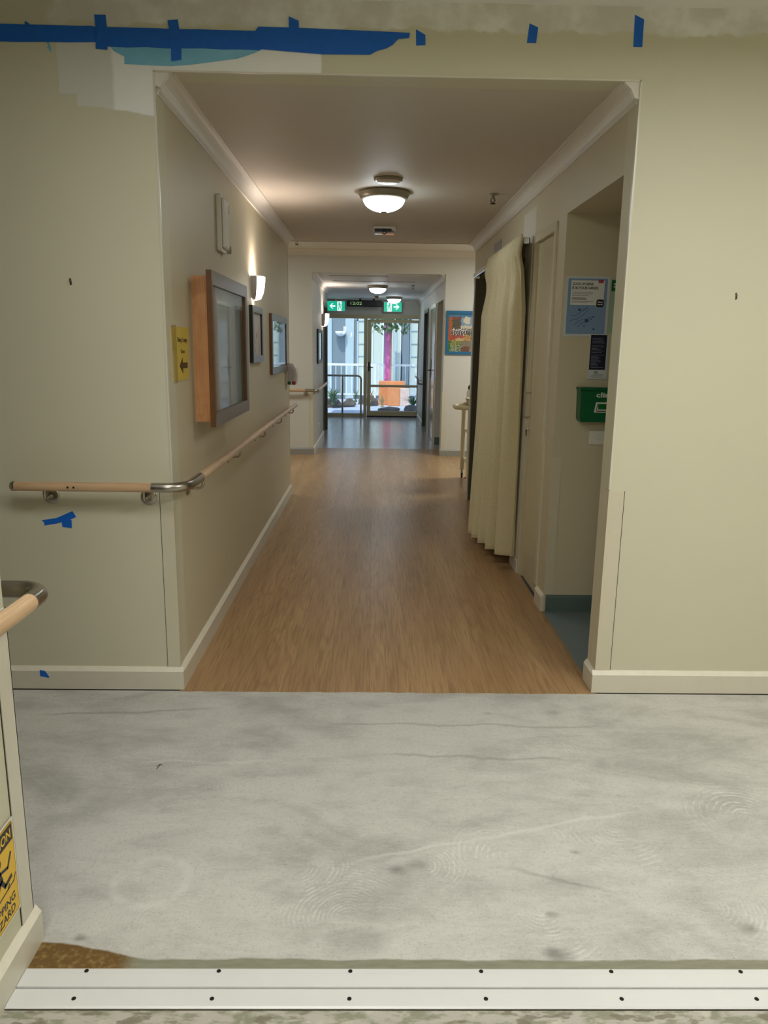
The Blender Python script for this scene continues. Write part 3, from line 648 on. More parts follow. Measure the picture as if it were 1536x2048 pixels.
t4 = thing('handrail', (X2R, 15.0, ZR2), 'short steel handrail end on the right before the glazed door', 'handrail')
MB().tube([(X2R, 14.95, .80)] + arc((X2R - .05, 14.95, .85), (0, 0, -1), (-1, 0, 0), .05, 0, PI / 2, 6) + [(X2R - .1, 14.95, .90), (X2R - .09, 15.9, .90)], .019, 12).build('steel_rail', 'steel', t4)
bracket((X2R, 15.4, .845), (-1, 0, 0), ZR2, t4, .08)
t5 = thing('guard_rail', (-.6, 16.42, 0), 'dark bent tubular guard rail standing in front of the left glass pane', 'guard rail')
MB().tube([(-1.05, 16.42, .885), (-.33, 16.42, .885)] + arc((-.33, 16.42, .805), (0, 0, 1), (1, 0, 0), .08, 0, PI / 2, 8)[1:] + [(-.25, 16.42, .003)], .021, 14).build('bent_tube', 'steel', t5)
MB().tube([(-.645, 16.42, .003), (-.645, 16.42, .79), (-.645, 16.42, .868)], .02, 14, True, [.021, .021, .012]).build('post', 'steel', t5)

# ------------------------------------------------------------------ metal floor strips
def strip(y0, y1, x0, lab, sx, sy):
    t_ = thing('floor_strip', (0, (y0 + y1) / 2, 0), lab, 'floor strip', 'aluminium floor strips')
    w = y1 - y0
    MB().prism_x([(y0, 0), (y1, 0), (y1, .003), (y1 - .003, .005), (y0 + w * .68, .0052), (y0 + w * .66, .0062), (y0 + .004, .0062), (y0, .003)] if sy < 1.55 else
                 [(y0, 0), (y1, 0), (y1, .003), (y1 - .004, .0055), (y0 + w * .70, .006), (y0 + w * .68, .0065), (y0 + .001, .0065)], x0, 3.3).build('plate', 'alu', t_)
    for x in sx:
        sc = MB().lathe([(0, .0006), (.0030, .0006), (.0046, .0012), (.0052, .0006), (.0052, -.001)], (x, sy, .0065), (0, 0, 1), 14).build('screw', 'screw', t_)
    return t_
strip(1.5420, 1.600, -.828, 'upper aluminium floor strip beside the concrete, with countersunk dark screws', [-.68 + .3205 * i for i in range(12)], 1.589)
strip(1.484, 1.5398, -.828, 'lower aluminium floor strip nearest the camera, with countersunk dark screws', [-.68 + .3205 * i for i in range(12)], 1.508)

struct('strip_edge_shade_and_seam', MB().box(-.828, 3.3, 1.4815, 1.484, 0, .0012).box(-.828, 3.3, 1.5398, 1.5420, 0, .0015), 'grime_shade')  # first box paints the strip's edge shadow, second darkens the seam
pm = MB(); fp = ((-.763, 2.505, 0), (1, 0, 0), (0, 1, 0), (0, 0, 1))
for q in ([(0, 0), (.004, .03)], [(-.006, .018), (.004, .034)], [(.004, .034), (.014, .024)]):
    dx, dy = q[1][0] - q[0][0], q[1][1] - q[0][1]; L = math.hypot(dx, dy); nx, ny = -dy / L * .0014, dx / L * .0014
    pm.poly([(q[0][0] + nx, q[0][1] + ny), (q[0][0] - nx, q[0][1] - ny), (q[1][0] - nx, q[1][1] - ny), (q[1][0] + nx, q[1][1] + ny)], fp, .0001, .0004)
pm.build('pencil_arrow', 'ink', ff0)
# ------------------------------------------------------------------ blue tape
FW_ = F_front((0, Y0, 0))
G_T = 'pieces of blue masking tape'
def tape(pts, lab, lay=0, name='masking_tape', fr=FW_, parts=None, mat='tape'):
    o = MB().poly(pts, fr, .0004 + .0006 * lay, .0009 + .0006 * lay).build(name, mat)
    # a thing of its own: origin at its middle
    c = sum((v.co for v in o.data.vertices), Vector()) / len(o.data.vertices)
    for v in o.data.vertices: v.co -= c
    o.location = c
    return tag(o, lab, 'tape' if mat == 'tape' else 'plastic film', G_T if mat == 'tape' else None)
def wob(p0, p1, n, a):
    return [(p0[0] + (p1[0] - p0[0]) * i / n + 0, p0[1] + (p1[1] - p0[1]) * i / n + random.uniform(-a, a)) for i in range(n + 1)]
tape([(-1.003, 2.590), (-.98, 2.562), (-.942, 2.545), (-.944, 2.520), (-.86, 2.517), (-.77, 2.516), (-.70, 2.521), (-.62, 2.532), (-.52, 2.546), (-.46, 2.565), (-.417, 2.583), (-.42, 2.60), (-1.0, 2.61)], 'pale blue plastic film sagging under the long blue tape', 1, 'plastic_film', mat='film')
tape([(-1.229, 2.59), (-1.219, 2.592), (-1.212, 2.565), (-1.216, 2.553), (-1.221, 2.562), (-1.228, 2.570), (-1.222, 2.576)], 'tiny curled scrap of pale blue film under the tape at the left', 0, 'plastic_film', mat='film')
tape(wob((-1.62, 2.585), (-1.05, 2.590), 6, .002) + wob((-1.0, 2.576), (-.436, 2.577), 8, .002) + [(-.43, 2.60)] + wob((-.435, 2.640), (-1.04, 2.643), 8, .0015) + [(-1.06, 2.646)] + wob((-1.10, 2.644), (-1.62, 2.648), 4, .001), 'long left strip of blue tape along the wall above the opening', 2)
tape([(-.453, 2.640), (-.440, 2.655), (-.30, 2.654), (0.0, 2.648), (.124, 2.645), (.121, 2.628), (.080, 2.623), (.06, 2.603), (.035, 2.590), (.0, 2.581), (-.024, 2.568), (-.2, 2.566), (-.33, 2.573), (-.45, 2.580), (-.43, 2.60), (-.46, 2.625)], 'long right strip of blue tape ending above the opening with a torn slanted end', 3)
tape([(-1.045, 2.683), (-1.003, 2.683), (-.999, 2.62), (-1.003, 2.566), (-1.047, 2.569), (-1.042, 2.63)], 'leftmost upright blue tape piece crossing the long tape near its left', 4)
tape([(-.776, 2.669), (-.738, 2.673), (-.727, 2.60), (-.730, 2.537), (-.768, 2.532), (-.766, 2.61)], 'upright blue tape piece crossing the long tape down onto the film', 5)
tape([(-.327, 2.691), (-.290, 2.677), (-.290, 2.64), (-.327, 2.642)], 'short blue tape tab sticking up from the right long strip', 4)
tape([(-1.302, 2.658), (-1.286, 2.649), (-1.280, 2.638), (-1.302, 2.638)], 'small pointed blue tape tab at the top edge of the left strip', 3)
tape([(.146, 2.658), (.182, 2.640), (.183, 2.605), (.148, 2.603)], 'small blue tape square just right of the long tape', 0)
tape([(.570, 2.686), (.603, 2.673), (.598, 2.620), (.563, 2.620)], 'slanted blue tape square between the other two lone pieces at the top', 0)
tape([(.962, 2.723), (.998, 2.708), (.999, 2.614), (.965, 2.614)], 'tall blue tape piece near the right corner of the opening', 0)
tape([(-1.392, .762), (-1.33, .772), (-1.26, .803), (-1.252, .789), (-1.246, .777), (-1.29, .758), (-1.33, .748), (-1.383, .739), (-1.381, .750)], 'wide crumpled blue tape strip on the wall below the handrail', 0)
tape([(-1.308, .752), (-1.278, .768), (-1.266, .764), (-1.267, .729), (-1.306, .734)], 'small blue tape scrap overlapping the crumpled strip below the handrail', 1)
tape([(-1.446, .092), (-1.424, .088), (-1.406, .058), (-1.412, .056), (-1.447, .063)], 'torn blue tape scrap on the skirting board at the left', 0, fr=F_front((0, Y0 - .018, 0)))
# old picture hooks
for x, z, lab in ((-1.201, 1.733, 'small brown plug mark high on the front wall at the left'), (1.456, 1.718, 'small brown plug mark high on the front wall at the right')):
    h = thing('wall_hook', (x, Y0, z), lab, 'wall hook', 'old wall hooks on the front wall')
    MB().poly([(x - .003, z - .014), (x + .005, z - .012), (x + .004, z + .004), (x + .001, z + .014), (x - .005, z + .010), (x - .002, z)], FW_, 0, .0015).build('torn_plaster', 'brownink', h)
    MB().cyl((x, Y0 - .001, z + .002), (0, -1, 0), .003, .008, 10).build('screw', 'silver', h)

# ------------------------------------------------------------------ near caution sign on the nib
fr = F_left((-.845, 1.452, .158)); sg = thing('caution_sign', (-.845, 1.54, .158), 'yellow tripping hazard caution sign low on the near wall end', 'sign')
W_, H_ = .172, .247; n0 = .0035
def rrect(u0, v0, u1, v1, r, k=5):
    p = []
    for cx, cy, a in ((u1 - r, v1 - r, 0), (u0 + r, v1 - r, PI / 2), (u0 + r, v0 + r, PI), (u1 - r, v0 + r, 1.5 * PI)):
        p += [(cx + r * math.cos(a + PI / 2 * i / k), cy + r * math.sin(a + PI / 2 * i / k)) for i in range(k + 1)]
    return p
MB().poly(rrect(0, 0, W_, H_, .004), fr, n0, n0 + .001).build('backing', 'paper', sg)
MB().poly(rrect(.005, .005, W_ - .005, H_ - .005, .010), fr, n0 + .001, n0 + .0013).build('border', 'signyellow', sg)
MB().poly(rrect(.007, .007, W_ - .007, H_ - .007, .009), fr, n0 + .0013, n0 + .0015).build('border', 'signblack', sg)
MB().poly(rrect(.0085, .0085, W_ - .0085, H_ - .0085, .008), fr, n0 + .0015, n0 + .0017).build('yellow_field', 'signyellow', sg)
MB().poly(rrect(.010, .194, W_ - .010, .236, .004), fr, n0 + .0017, n0 + .0019).build('header', 'signblack', sg)
text('lettering', 'CAUTION', fr, .018, .203, .136, .024, n0 + .0019, 'signyellow', sg, .0002)
text('lettering', 'TRIPPING', fr, .022, .044, .128, .021, n0 + .0017, 'signblack', sg, .0002)
text('lettering', 'HAZARD', fr, .026, .016, .120, .021, n0 + .0017, 'signblack', sg, .0002)
def stroke(mb, pts, w, fr, n):
    for (a, b_) in zip(pts, pts[1:]):
        dx, dy = b_[0] - a[0], b_[1] - a[1]; L = math.hypot(dx, dy); nx, ny = -dy / L * w / 2, dx / L * w / 2; ex, ey = dx / L * w * .3, dy / L * w * .3
        mb.poly([(a[0] + nx - ex, a[1] + ny - ey), (a[0] - nx - ex, a[1] - ny - ey), (b_[0] - nx + ex, b_[1] - ny + ey), (b_[0] + nx + ex, b_[1] + ny + ey)], fr, n, n + .0002)
pic = MB(); n_ = n0 + .0017
pic.poly([(.088 + .012 * math.cos(i * PI / 8), .172 + .012 * math.sin(i * PI / 8)) for i in range(16)], fr, n_, n_ + .0002)
stroke(pic, [(.082, .158), (.094, .128)], .018, fr, n_); stroke(pic, [(.088, .150), (.128, .140), (.146, .168)], .008, fr, n_)
stroke(pic, [(.080, .152), (.058, .166)], .008, fr, n_); stroke(pic, [(.094, .126), (.110, .104), (.140, .110)], .011, fr, n_); stroke(pic, [(.090, .124), (.070, .100), (.052, .096)], .010, fr, n_)
stroke(pic, [(.030, .080), (.150, .090), (.160, .104)], .004, fr, n_); stroke(pic, [(.120, .088), (.128, .096)], .005, fr, n_)
pic.build('pictogram', 'signblack', sg)

# ------------------------------------------------------------------ things on the corridor's left wall
fl_ = F_left((XL, 0, 0))
# yellow card with an arrow
c = thing('notice_card', (XL, 3.4, 1.45), 'yellow card notice with a black arrow at the corridor entrance', 'notice')
MB().poly([(3.258, 1.342), (3.522, 1.345), (3.556, 1.570), (3.254, 1.568)], fl_, .0, .003).build('card', 'yellow', c)
MB().poly(rect(3.250, 1.335, 3.33, 1.575), fl_, .003, .0038).build('clear_edge', 'pane', c)
text('lettering', 'Dining / Lounge', fl_, 3.345, 1.500, .17, .026, .0030, 'brownink', c)
text('lettering', 'Room', fl_, 3.40, 1.458, .065, .018, .0030, 'brownink', c)
MB().poly([(3.365, 1.405), (3.425, 1.440), (3.425, 1.417), (3.51, 1.417), (3.51, 1.393), (3.425, 1.393), (3.425, 1.370)], fl_, .003, .0036).build('arrow', 'brownink', c)
# emergency light housing
e = thing('wall_box', (XL, 4.46, 2.14), 'white plastic wall box high on the corridor wall above the notice board', 'wall box')
MB().bbox(XL, XL + .030, 4.27, 4.43, 1.985, 2.270, .007).build('housing', 'offwhite', e)
MB().bbox(XL + .030, XL + .044, 4.28, 4.42, 2.0, 2.255, .009).build('cover', 'white', e)
MB().bbox(XL + .0, XL + .048, 4.43, 4.455, 1.985, 2.03, .006).build('clip', 'chrome', e); MB().bbox(XL, XL + .042, 4.43, 4.45, 2.19, 2.24, .006).build('clip', 'chrome', e)
# big notice board: shallow ply box with an overhanging glazed frame
nb = thing('notice_board', (XL, 4.0, 1.47), 'deep plywood notice cabinet with a dark wooden glazed front', 'notice board')
bx = MB().box(XL, XL + .100, 3.66, 4.40, 1.137, 1.806).build('box', 'ply', nb)
MB().box(XL + .1, XL + .101, 3.7, 4.36, 1.17, 1.77).build('backing', 'paper', nb)
x0, x1 = XL + .101, XL + .124; fw_ = .062; ya, yb, za, zb = 3.50, 4.47, 1.128, 1.818
fm = MB().mat(1)
fm.poly([(ya, za), (yb, za), (yb - fw_, za + fw_), (ya + fw_ * .5, za + fw_)], fl_, .101, .124); fm.poly([(yb, zb), (ya, zb), (ya + fw_ * .5, zb - fw_), (yb - fw_, zb - fw_)], fl_, .101, .124)
fm.poly([(yb, za), (yb, zb), (yb - fw_, zb - fw_), (yb - fw_, za + fw_)], fl_, .101, .124)
fm.mat(0).poly([(ya, za), (ya + fw_ * .5, za + fw_), (ya + fw_ * .5, zb - fw_), (ya, zb)], fl_, .101, .124)
fm.box(x0 - .001, x1 - .002, ya - .001, ya + .004, za, zb); fm.box(x0 + .004, x1 - .004, yb - fw_ - .006, yb - fw_, za + fw_, zb - fw_)
fm.build('frame', ['framewood', 'framegrey'], nb)
MB().box(XL + .112, XL + .115, ya + fw_ * .5, yb - fw_, za + fw_, zb - fw_).build('glass_pane', 'pane', nb)
# sconce
def sconce(yc, z0, z1, depth, hw, lab, xw, inner):
    s_ = thing('wall_light', (xw, yc, z1), lab, 'wall light', 'uplighter wall lights')
    prof = [(.30, 0), (.62, .06), (.82, .30), (.93, .60), (1.0, 1.0)]
    def half(a0, a1, n, k=1.0):
        mb = MB(); vs_, fs = [], []; m_ = n + 1
        for r, h in prof:
            for i in range(m_):
                a = a0 + (a1 - a0) * i / n; vs_.append((xw + .004 + depth * r * k * math.sin(a), yc - hw * r * k * math.cos(a), z0 + (z1 - z0) * h))
        for j in range(len(prof) - 1):
            for i in range(n): fs.append((j * m_ + i, j * m_ + i + 1, (j + 1) * m_ + i + 1, (j + 1) * m_ + i))
        fs.append(tuple(range(m_ - 1, -1, -1)))
        return mb.add(vs_, fs, True)
    half(0.0, PI * .17, 4).build('side_shell', 'grey_shade', s_)
    half(PI * .17, PI * .88, 14).build('lit_glass', 'sconce', s_)
    half(PI * .88, PI, 3).build('side_shell', 'grey_shade', s_)
    MB().box(xw, xw + .004, yc - hw * .98, yc + hw * .98, z0 + .01, z1 - .002).build('back_plate', 'white', s_)
    MB().lathe([(0, .0), (.018, .0), (.022, .03), (.014, .06), (0, .066)], (xw + depth * .50, yc, z0 + (z1 - z0) * .52), (0, 0, 1), 14).build('bulb', inner, s_)
    sp_ = lamp('uplighter_beam', 'SPOT', (xw + depth * .5, yc, z1 - .01), 9, (1.0, .88, .80), target=(xw + depth * 1.4, yc, z1 + 1)); sp_.data.spot_size = math.radians(120); sp_.data.spot_blend = 1.0; sp_.data.shadow_soft_size = .03
    return s_
bulbm = glow('warm_bulb', (255, 228, 214), 220)
sconce(5.50, 1.800, 1.955, .082, .125, 'glowing half-bowl wall light above the black picture frame', XL, bulbm)
# black-framed picture
def picture(name, ya, yb, za, zb, th, fw_, fmat, lab, fn, cat='picture', sidemat=None, nx=40, ny=60, glazed=True):
    p = thing(name, (XL, (ya + yb) / 2, (za + zb) / 2), lab, cat)
    mb = MB()
    for q in ([(ya, za), (yb, za), (yb - fw_, za + fw_), (ya + fw_, za + fw_)], [(yb, zb), (ya, zb), (ya + fw_, zb - fw_), (yb - fw_, zb - fw_)], [(yb, za), (yb, zb), (yb - fw_, zb - fw_), (yb - fw_, za + fw_)], [(ya, za), (ya + fw_, za + fw_), (ya + fw_, zb - fw_), (ya, zb)]):
        mb.poly(q, fl_, .0, th)
    mb.mat(1).box(XL, XL + th - .002, ya - .002, ya, za, zb); mb.mat(1).box(XL + .01, XL + th - .004, yb - fw_ - .003, yb - fw_, za + fw_, zb - fw_)
    mb.build('frame', [fmat, sidemat or fmat], p)
    canvas('artwork', fl_, ya + fw_, za + fw_, yb - fw_, zb - fw_, th * .45, nx, ny, fn, p)
    if glazed: MB().box(XL + th * .6, XL + th * .6 + .002, ya + fw_, yb - fw_, za + fw_, zb - fw_).build('glass_pane', 'pane', p)
    return p
rnd = random.Random(3)
twigs = []
for k in range(7):
    x, y, d = .15 + .7 * k / 6, 0, PI / 2
    for i in range(18 + 4 * (k % 3)):
        twigs.append((x, y)); d += rnd.uniform(-.3, .3); d = .7 * d + .3 * PI / 2; x += math.cos(d) * .03; y += math.sin(d) * .03
def twig_art(u, v):
    if any((u - a) ** 2 * 2 + (v - b_) ** 2 < .0003 for a, b_ in twigs): return (96, 82, 72)
    if (u - .5) ** 2 + (v - .48) ** 2 < .004: return (190, 120, 90)
    return (196, 186, 178)
picture('picture', 5.31, 5.80, 1.378, 1.760, .026, .045, 'silver', 'narrow black-sided picture of twigs below the glowing wall light', twig_art, sidemat='black', glazed=False)
def mirror_art(u, v):
    if .25 < u < .6 and .08 < v < .22: return (120, 134, 156)
    if .3 < u < .5 and .30 < v < .42: return (120, 124, 112)
    return (206, 212, 210)
picture('picture', 6.32, 7.42, 1.262, 1.748, .024, .055, 'silver', 'wide pewter framed picture nearest the far end of the corridor', mirror_art, sidemat='framewood')
for y, z in ((6.02, 1.60), (6.05, 1.40)): pass
# hand rub dispenser at the wall end
dp = thing('hand_rub_dispenser', (XL, 7.52, 1.2), 'white hand rub dispenser at the far end of the left wall', 'dispenser')
body = []
MB().poly([(0, 1.125), (.088, 1.125), (.102, 1.16), (.108, 1.22), (.098, 1.28), (.072, 1.318), (.03, 1.328), (0, 1.328)], ((XL, 7.44, 0), (1, 0, 0), (0, 0, 1), (0, -1, 0)), -.17, 0).build('body', 'offwhite', dp)
MB().poly([(.022, 1.16), (.075, 1.16), (.088, 1.21), (.078, 1.27), (.055, 1.295), (.022, 1.298)], ((XL, 7.44, 0), (1, 0, 0), (0, 0, 1), (0, -1, 0)), 0, .003).build('side_window', 'grey_shade', dp)
MB().bbox(XL + .02, XL + .048, 7.434, 7.44, 1.13, 1.158, .004).build('drip_label', 'green', dp)
MB().bbox(XL + .062, XL + .095, 7.432, 7.44, 1.13, 1.160, .004).build('push_tab', 'red', dp)

# ------------------------------------------------------------------ ceiling fittings
def dome(x, y, zc, R_, mat, lab, grp):
    d = thing('ceiling_light', (x, y, zc), lab, 'ceiling light', grp)
    MB().lathe([(0, -.002), (R_, -.002), (R_ * 1.02, -.012), (R_ * .93, -.040), (R_ * .84, -.052), (R_ * .80, -.05), (0, -.045)], (x, y, zc), (0, 0, 1), 40).build('base_ring', 'ring', d)
    prof = [(R_ * .82 * math.cos(a), -.046 - .080 * math.sin(a)) for a in [i * PI / 2 / 9 for i in range(10)]]
    MB().lathe(prof, (x, y, zc), (0, 0, 1), 40).build('diffuser', mat, d)
    MB().lathe([(.022, -.120), (.02, -.128), (.012, -.132), (0, -.133)], (x, y, zc), (0, 0, 1), 14).build('finial', 'steel', d)
    return d
G_D = 'domed ceiling lights'
dome(.06, 5.40, ZC, .168, 'dome', 'lit opal dome ceiling light in the near corridor', G_D)
dome(.06, 12.75, Z2, .165, 'domefar', 'lit dome ceiling light in the far corridor before the exit signs', G_D)
dome(.40, 15.55, Z2, .160, 'domefar', 'lit dome ceiling light just above the right exit sign', G_D)
sp = thing('smoke_detector', (.08, 4.98, ZC), 'round white disc detector on the ceiling before the near dome light', 'detector')
MB().lathe([(0, -.001), (.088, -.001), (.088, -.010), (.075, -.016), (.06, -.018)], (.08, 4.98, ZC), (0, 0, 1), 32).build('base', 'ring', sp)
MB().lathe([(.074, -.010), (.068, -.022), (.04, -.028), (0, -.030)], (.08, 4.98, ZC), (0, 0, 1), 32).build('cover', 'offwhite', sp)
em = thing('emergency_light', (.085, 6.95, ZC), 'ceiling emergency light with a dark bar past the near dome', 'emergency light')
MB().bbox(-.015, .185, 6.85, 7.05, ZC - .022, ZC, .006).build('base', 'offwhite', em)
MB().bbox(.0, .145, 6.86, 6.90, ZC - .045, ZC - .022, .006).tube([(.085 + .016 * math.cos(a), 6.85, ZC - .05 + .018 * math.sin(a)) for a in [i * PI / 6 for i in range(13)]], .004, 6, False).build('dark_bar', 'black', em)
MB().bbox(-.01, .18, 6.93, 7.04, ZC - .050, ZC - .022, .012).build('lens', 'pane', em)
def sprinkler(x, y, z, lab):
    s_ = thing('sprinkler', (x, y, z), lab, 'sprinkler', 'ceiling sprinklers')
    MB().lathe([(0, 0), (.036, 0), (.034, -.006), (.012, -.010), (.010, -.03), (0, -.03)], (x, y, z), (0, 0, 1), 20).build('escutcheon', 'ring', s_)
    MB().tube([(x - .012, y, z - .028), (x - .014, y, z - .045), (x, y, z - .058)], .003, 6).tube([(x + .012, y, z - .028), (x + .014, y, z - .045), (x, y, z - .058)], .003, 6).build('yoke', 'screw', s_)
    MB().lathe([(0, -.060), (.020, -.060), (.020, -.063), (0, -.064)], (x, y, z), (0, 0, 1), 16).build('deflector', 'screw', s_)
sprinkler(.785, 5.40, ZC, 'pendent sprinkler on the near corridor ceiling at the right')
sprinkler(-.94, 9.75, ZF, 'pendent sprinkler on the crossing ceiling at the left')
sprinkler(.62, 12.55, Z2, 'pendent sprinkler on the far corridor ceiling right of its dome')
def odet(x, y, z, lab):
    s_ = thing('smoke_detector', (x, y, z), lab, 'detector', 'amber smoke detectors')
    MB().lathe([(0, 0), (.052, 0), (.050, -.014), (.03, -.016)], (x, y, z), (0, 0, 1), 24).build('base', 'offwhite', s_)
    MB().lathe([(.046, -.012), (.042, -.03), (.028, -.042), (0, -.044)], (x, y, z), (0, 0, 1), 24).build('head', M('amber_plastic', (206, 128, 44), .4), s_)
odet(.01, 9.55, ZF, 'amber smoke detector on the crossing ceiling'); odet(.06, 15.3, Z2, 'amber smoke detector over the clock in the far corridor')
struct('trim_25', MB().box(-.62, .19, 11.06, 11.075, Z2 - .006, Z2).box(.18, .195, 11.06, 11.95, Z2 - .006, Z2).box(-.62, .62, 11.95, 11.965, Z2 - .006, Z2), 'ring')

# ------------------------------------------------------------------ curtain and its track
ct = thing('curtain_track', (.96, 6.3, 2.18), 'bright metal curtain track above the curtained doorway', 'curtain track')
MB().bbox(.952, .990, 5.12, 7.62, 2.152, 2.196, .004).build('rail', 'chrome', ct)
for y in (5.2, 7.52): MB().box(.988, XR, y, y + .03, 2.168, 2.186).build('bracket', 'chrome', ct)
cu = thing('curtain', (.95, 5.7, 2.15), 'cream patterned curtain hanging bunched in the right-hand doorway', 'curtain')
def curtain_pt(u, v):           # u near -> far, v top -> hem
    top = (.922, 4.99 + 1.41 * u, 2.196); k = v ** 1.25
    bot = (.955 - .165 * math.sin(min(1, u * 1.25) * PI / 2) + .03 * u * u, 5.03 + .87 * u, .105 - .02 * u)
    x, y, z = (top[i] + (bot[i] - top[i]) * (k if i != 2 else v) for i in range(3))
    h = min(1, v / .05); big = min(1, max(0, (v - .05) / .16))
    x += -.022 * math.sin(u * 2 * PI * 15 + 1.2 * math.sin(u * 11)) * (1 - .8 * big) * (.6 + .4 * h) + (.042 + .012 * math.sin(u * 9)) * math.sin(u * 2 * PI * 5.6 + .9 * math.sin(u * 7) + .4 * math.sin(v * 3)) * big
    x += .006 * math.sin(u * 2 * PI * 11 + v * 2.2) * big
    x -= .018 * math.exp(-((v - .055) / .03) ** 2) * .8
    y += .02 * math.sin(u * 2 * PI * 4.6 + 1.8) * big
    return (x, y, z)
nu, nv = 300, 80
mb = MB(); mb.add([curtain_pt(i / nu, j / nv) for j in range(nv + 1) for i in range(nu + 1)], [(j * (nu + 1) + i, (j + 1) * (nu + 1) + i, (j + 1) * (nu + 1) + i + 1, j * (nu + 1) + i + 1) for j in range(nv) for i in range(nu)], True)
cloth = mb.build('cloth', 'curtain', cu); so = cloth.modifiers.new('thickness', 'SOLIDIFY'); so.thickness = .003
hb = MB(); hv = [curtain_pt(i / nu, 1) for i in range(nu + 1)]; hb.tube([(p[0] - .001, p[1], p[2] + .002) for p in hv[::2]], .004, 6); hb.build('hem', 'curtain', cu)
gp = thing('label_plate', (XR, 6.53, 2.31), 'small grey label plate above the curtain', 'label plate')
MB().bbox(XR - .006, XR, 6.36, 6.70, 2.272, 2.345, .002).build('plate', 'greyplastic', gp)

# ------------------------------------------------------------------ alcove wall: posters and dispenser
YA = 4.22; fa = F_front((0, YA, 0))
p = thing('hygiene_poster', (1.14, YA, 1.72), 'blue hand hygiene poster in a pale frame on the alcove wall', 'poster')
u0, v0, u1, v1 = 1.020, 1.567, 1.258, 1.880
MB().poly(rect(u0, v0, u1, v1), fa, 0, .004).build('frame', 'posterframe', p)
MB().poly(rect(u0 + .014, v0 + .014, u1 - .014, v1 - .012), fa, .004, .0045).build('sheet', 'posterblue', p)
MB().poly(rect(u0 + .030, 1.732, u1 - .030, 1.858), fa, .0045, .0049).build('text_panel', 'paper', p)
text('lettering', 'GOOD HYGIENE', fa, u0 + .036, 1.833, .112, .014, .0049, 'ink', p); text('lettering', 'IS IN YOUR HANDS.', fa, u0 + .036, 1.812, .142, .015, .0049, 'ink', p)
l = MB()
for i, (z, w) in enumerate(((1.797, .115), (1.788, .112), (1.779, .09), (1.766, .074), (1.760, .080), (1.750, .115), (1.744, .085))): l.poly(rect(u0 + .037, z, u0 + .037 + w, z + (.0022 if i not in (3, 4) else .0038)), fa, .0049, .0051)
l.build('text_lines', 'fadedink', p)
MB().poly([(u1 - .048 + (.022 + .0022 * math.cos(4 * a + PI)) * math.cos(a), 1.742 + (.022 + .0022 * math.cos(4 * a + PI)) * math.sin(a)) for a in [i * PI / 16 for i in range(32)]], fa, .0051, .0054).build('logo_blob', 'logoblack', p)
text('lettering', 'Clean', fa, u1 - .062, 1.744, .028, .009, .0054, 'paper', p); text('lettering', 'Hands', fa, u1 - .062, 1.732, .028, .008, .0054, 'paper', p)
MB().poly(rect(u1 - .064, 1.846, u1 - .036, 1.862), fa, .0051, .0056).build('sticker', 'pink', p)
hd = MB()
for pts in ([(.034, .108), (.062, .110), (.080, .120), (.100, .140), (.128, .150)], [(.034, .083), (.070, .092), (.098, .108), (.118, .128), (.132, .142)], [(.058, .062), (.086, .084), (.110, .094), (.128, .092)], [(.078, .052), (.098, .070), (.122, .076), (.140, .082)], [(.100, .133), (.116, .147), (.124, .156)], [(.132, .102), (.152, .100), (.162, .106)], [(.128, .098), (.150, .088)]):
    stroke(hd, [(u0 + a, v0 + b_) for a, b_ in pts], .0022, fa, .0045)
hd.build('hand_drawing', 'deepblue', p)
for a, b_, r in ((.124, .084, .011), (.158, .104, .005), (.112, .056, .004), (.148, .092, .003), (.164, .040, .006), (.082, .140, .008)):
    MB().poly([(u0 + a + r * math.cos(i * PI / 6), v0 + b_ + r * .8 * math.sin(i * PI / 6)) for i in range(12)], fa, .0047, .005).build('droplet', 'deepblue', p)
p = thing('green_poster', (1.37, YA, 1.7), 'green-headed poster half hidden behind the wall edge', 'poster')
MB().poly(rect(1.262, 1.585, 1.47, 1.868), fa, 0, .003).build('sheet', 'pgreen', p)
MB().poly(rect(1.266, 1.805, 1.466, 1.862), fa, .003, .0035).build('header', 'dgreen', p)
MB().poly(rect(1.278, 1.838, 1.30, 1.846), fa, .0035, .004).poly(rect(1.278, 1.824, 1.30, 1.832), fa, .0035, .004).build('header_marks', 'paper', p)
p = thing('text_leaflet', (1.21, YA, 1.46), 'tall navy leaflet of white text below the posters', 'leaflet')
MB().poly(rect(1.172, 1.342, 1.272, 1.575), fa, .0045, .0055).build('holder', 'posterframe', p)
MB().poly(rect(1.174, 1.392, 1.262, 1.577), fa, .0055, .0062).build('navy_sheet', 'navy', p)
l = MB(); rr = random.Random(5); z = 1.556
while z > 1.398:
    if abs(z - 1.528) > .006 and abs(z - 1.478) > .005: l.poly(rect(1.182, z, 1.182 + rr.uniform(.03, .072), z + .0016), fa, .0062, .0065)
    z -= .0072
l.build('text_lines', 'leaftext', p)
text('lettering', 'SSL', fa, 1.204, 1.373, .022, .012, .0055, 'ink', p)
MB().poly(rect(1.198, 1.366, 1.252, 1.368), fa, .0055, .0058).poly(rect(1.186, 1.360, 1.256, 1.362), fa, .0055, .0058).poly(rect(1.186, 1.353, 1.250, 1.355), fa, .0055, .0058).build('text_lines', 'fadedink', p)
p = thing('wipes_dispenser', (1.26, YA, 1.2), 'green wall dispenser of wet wipes in the alcove', 'dispenser')
MB().poly([(1.118, 1.292), (1.122, 1.13), (1.13, 1.115), (1.44, 1.115), (1.448, 1.13), (1.452, 1.292)], fa, 0, .085).build('body', 'green', p)
MB().bbox(1.112, 1.458, YA - .095, YA, 1.284, 1.300, .004).build('lid', 'green', p)
fd = F_front((0, YA - .085, 0))
text('lettering', 'clinell', fd, 1.203, 1.248, .122, .026, 0, 'paper', p)
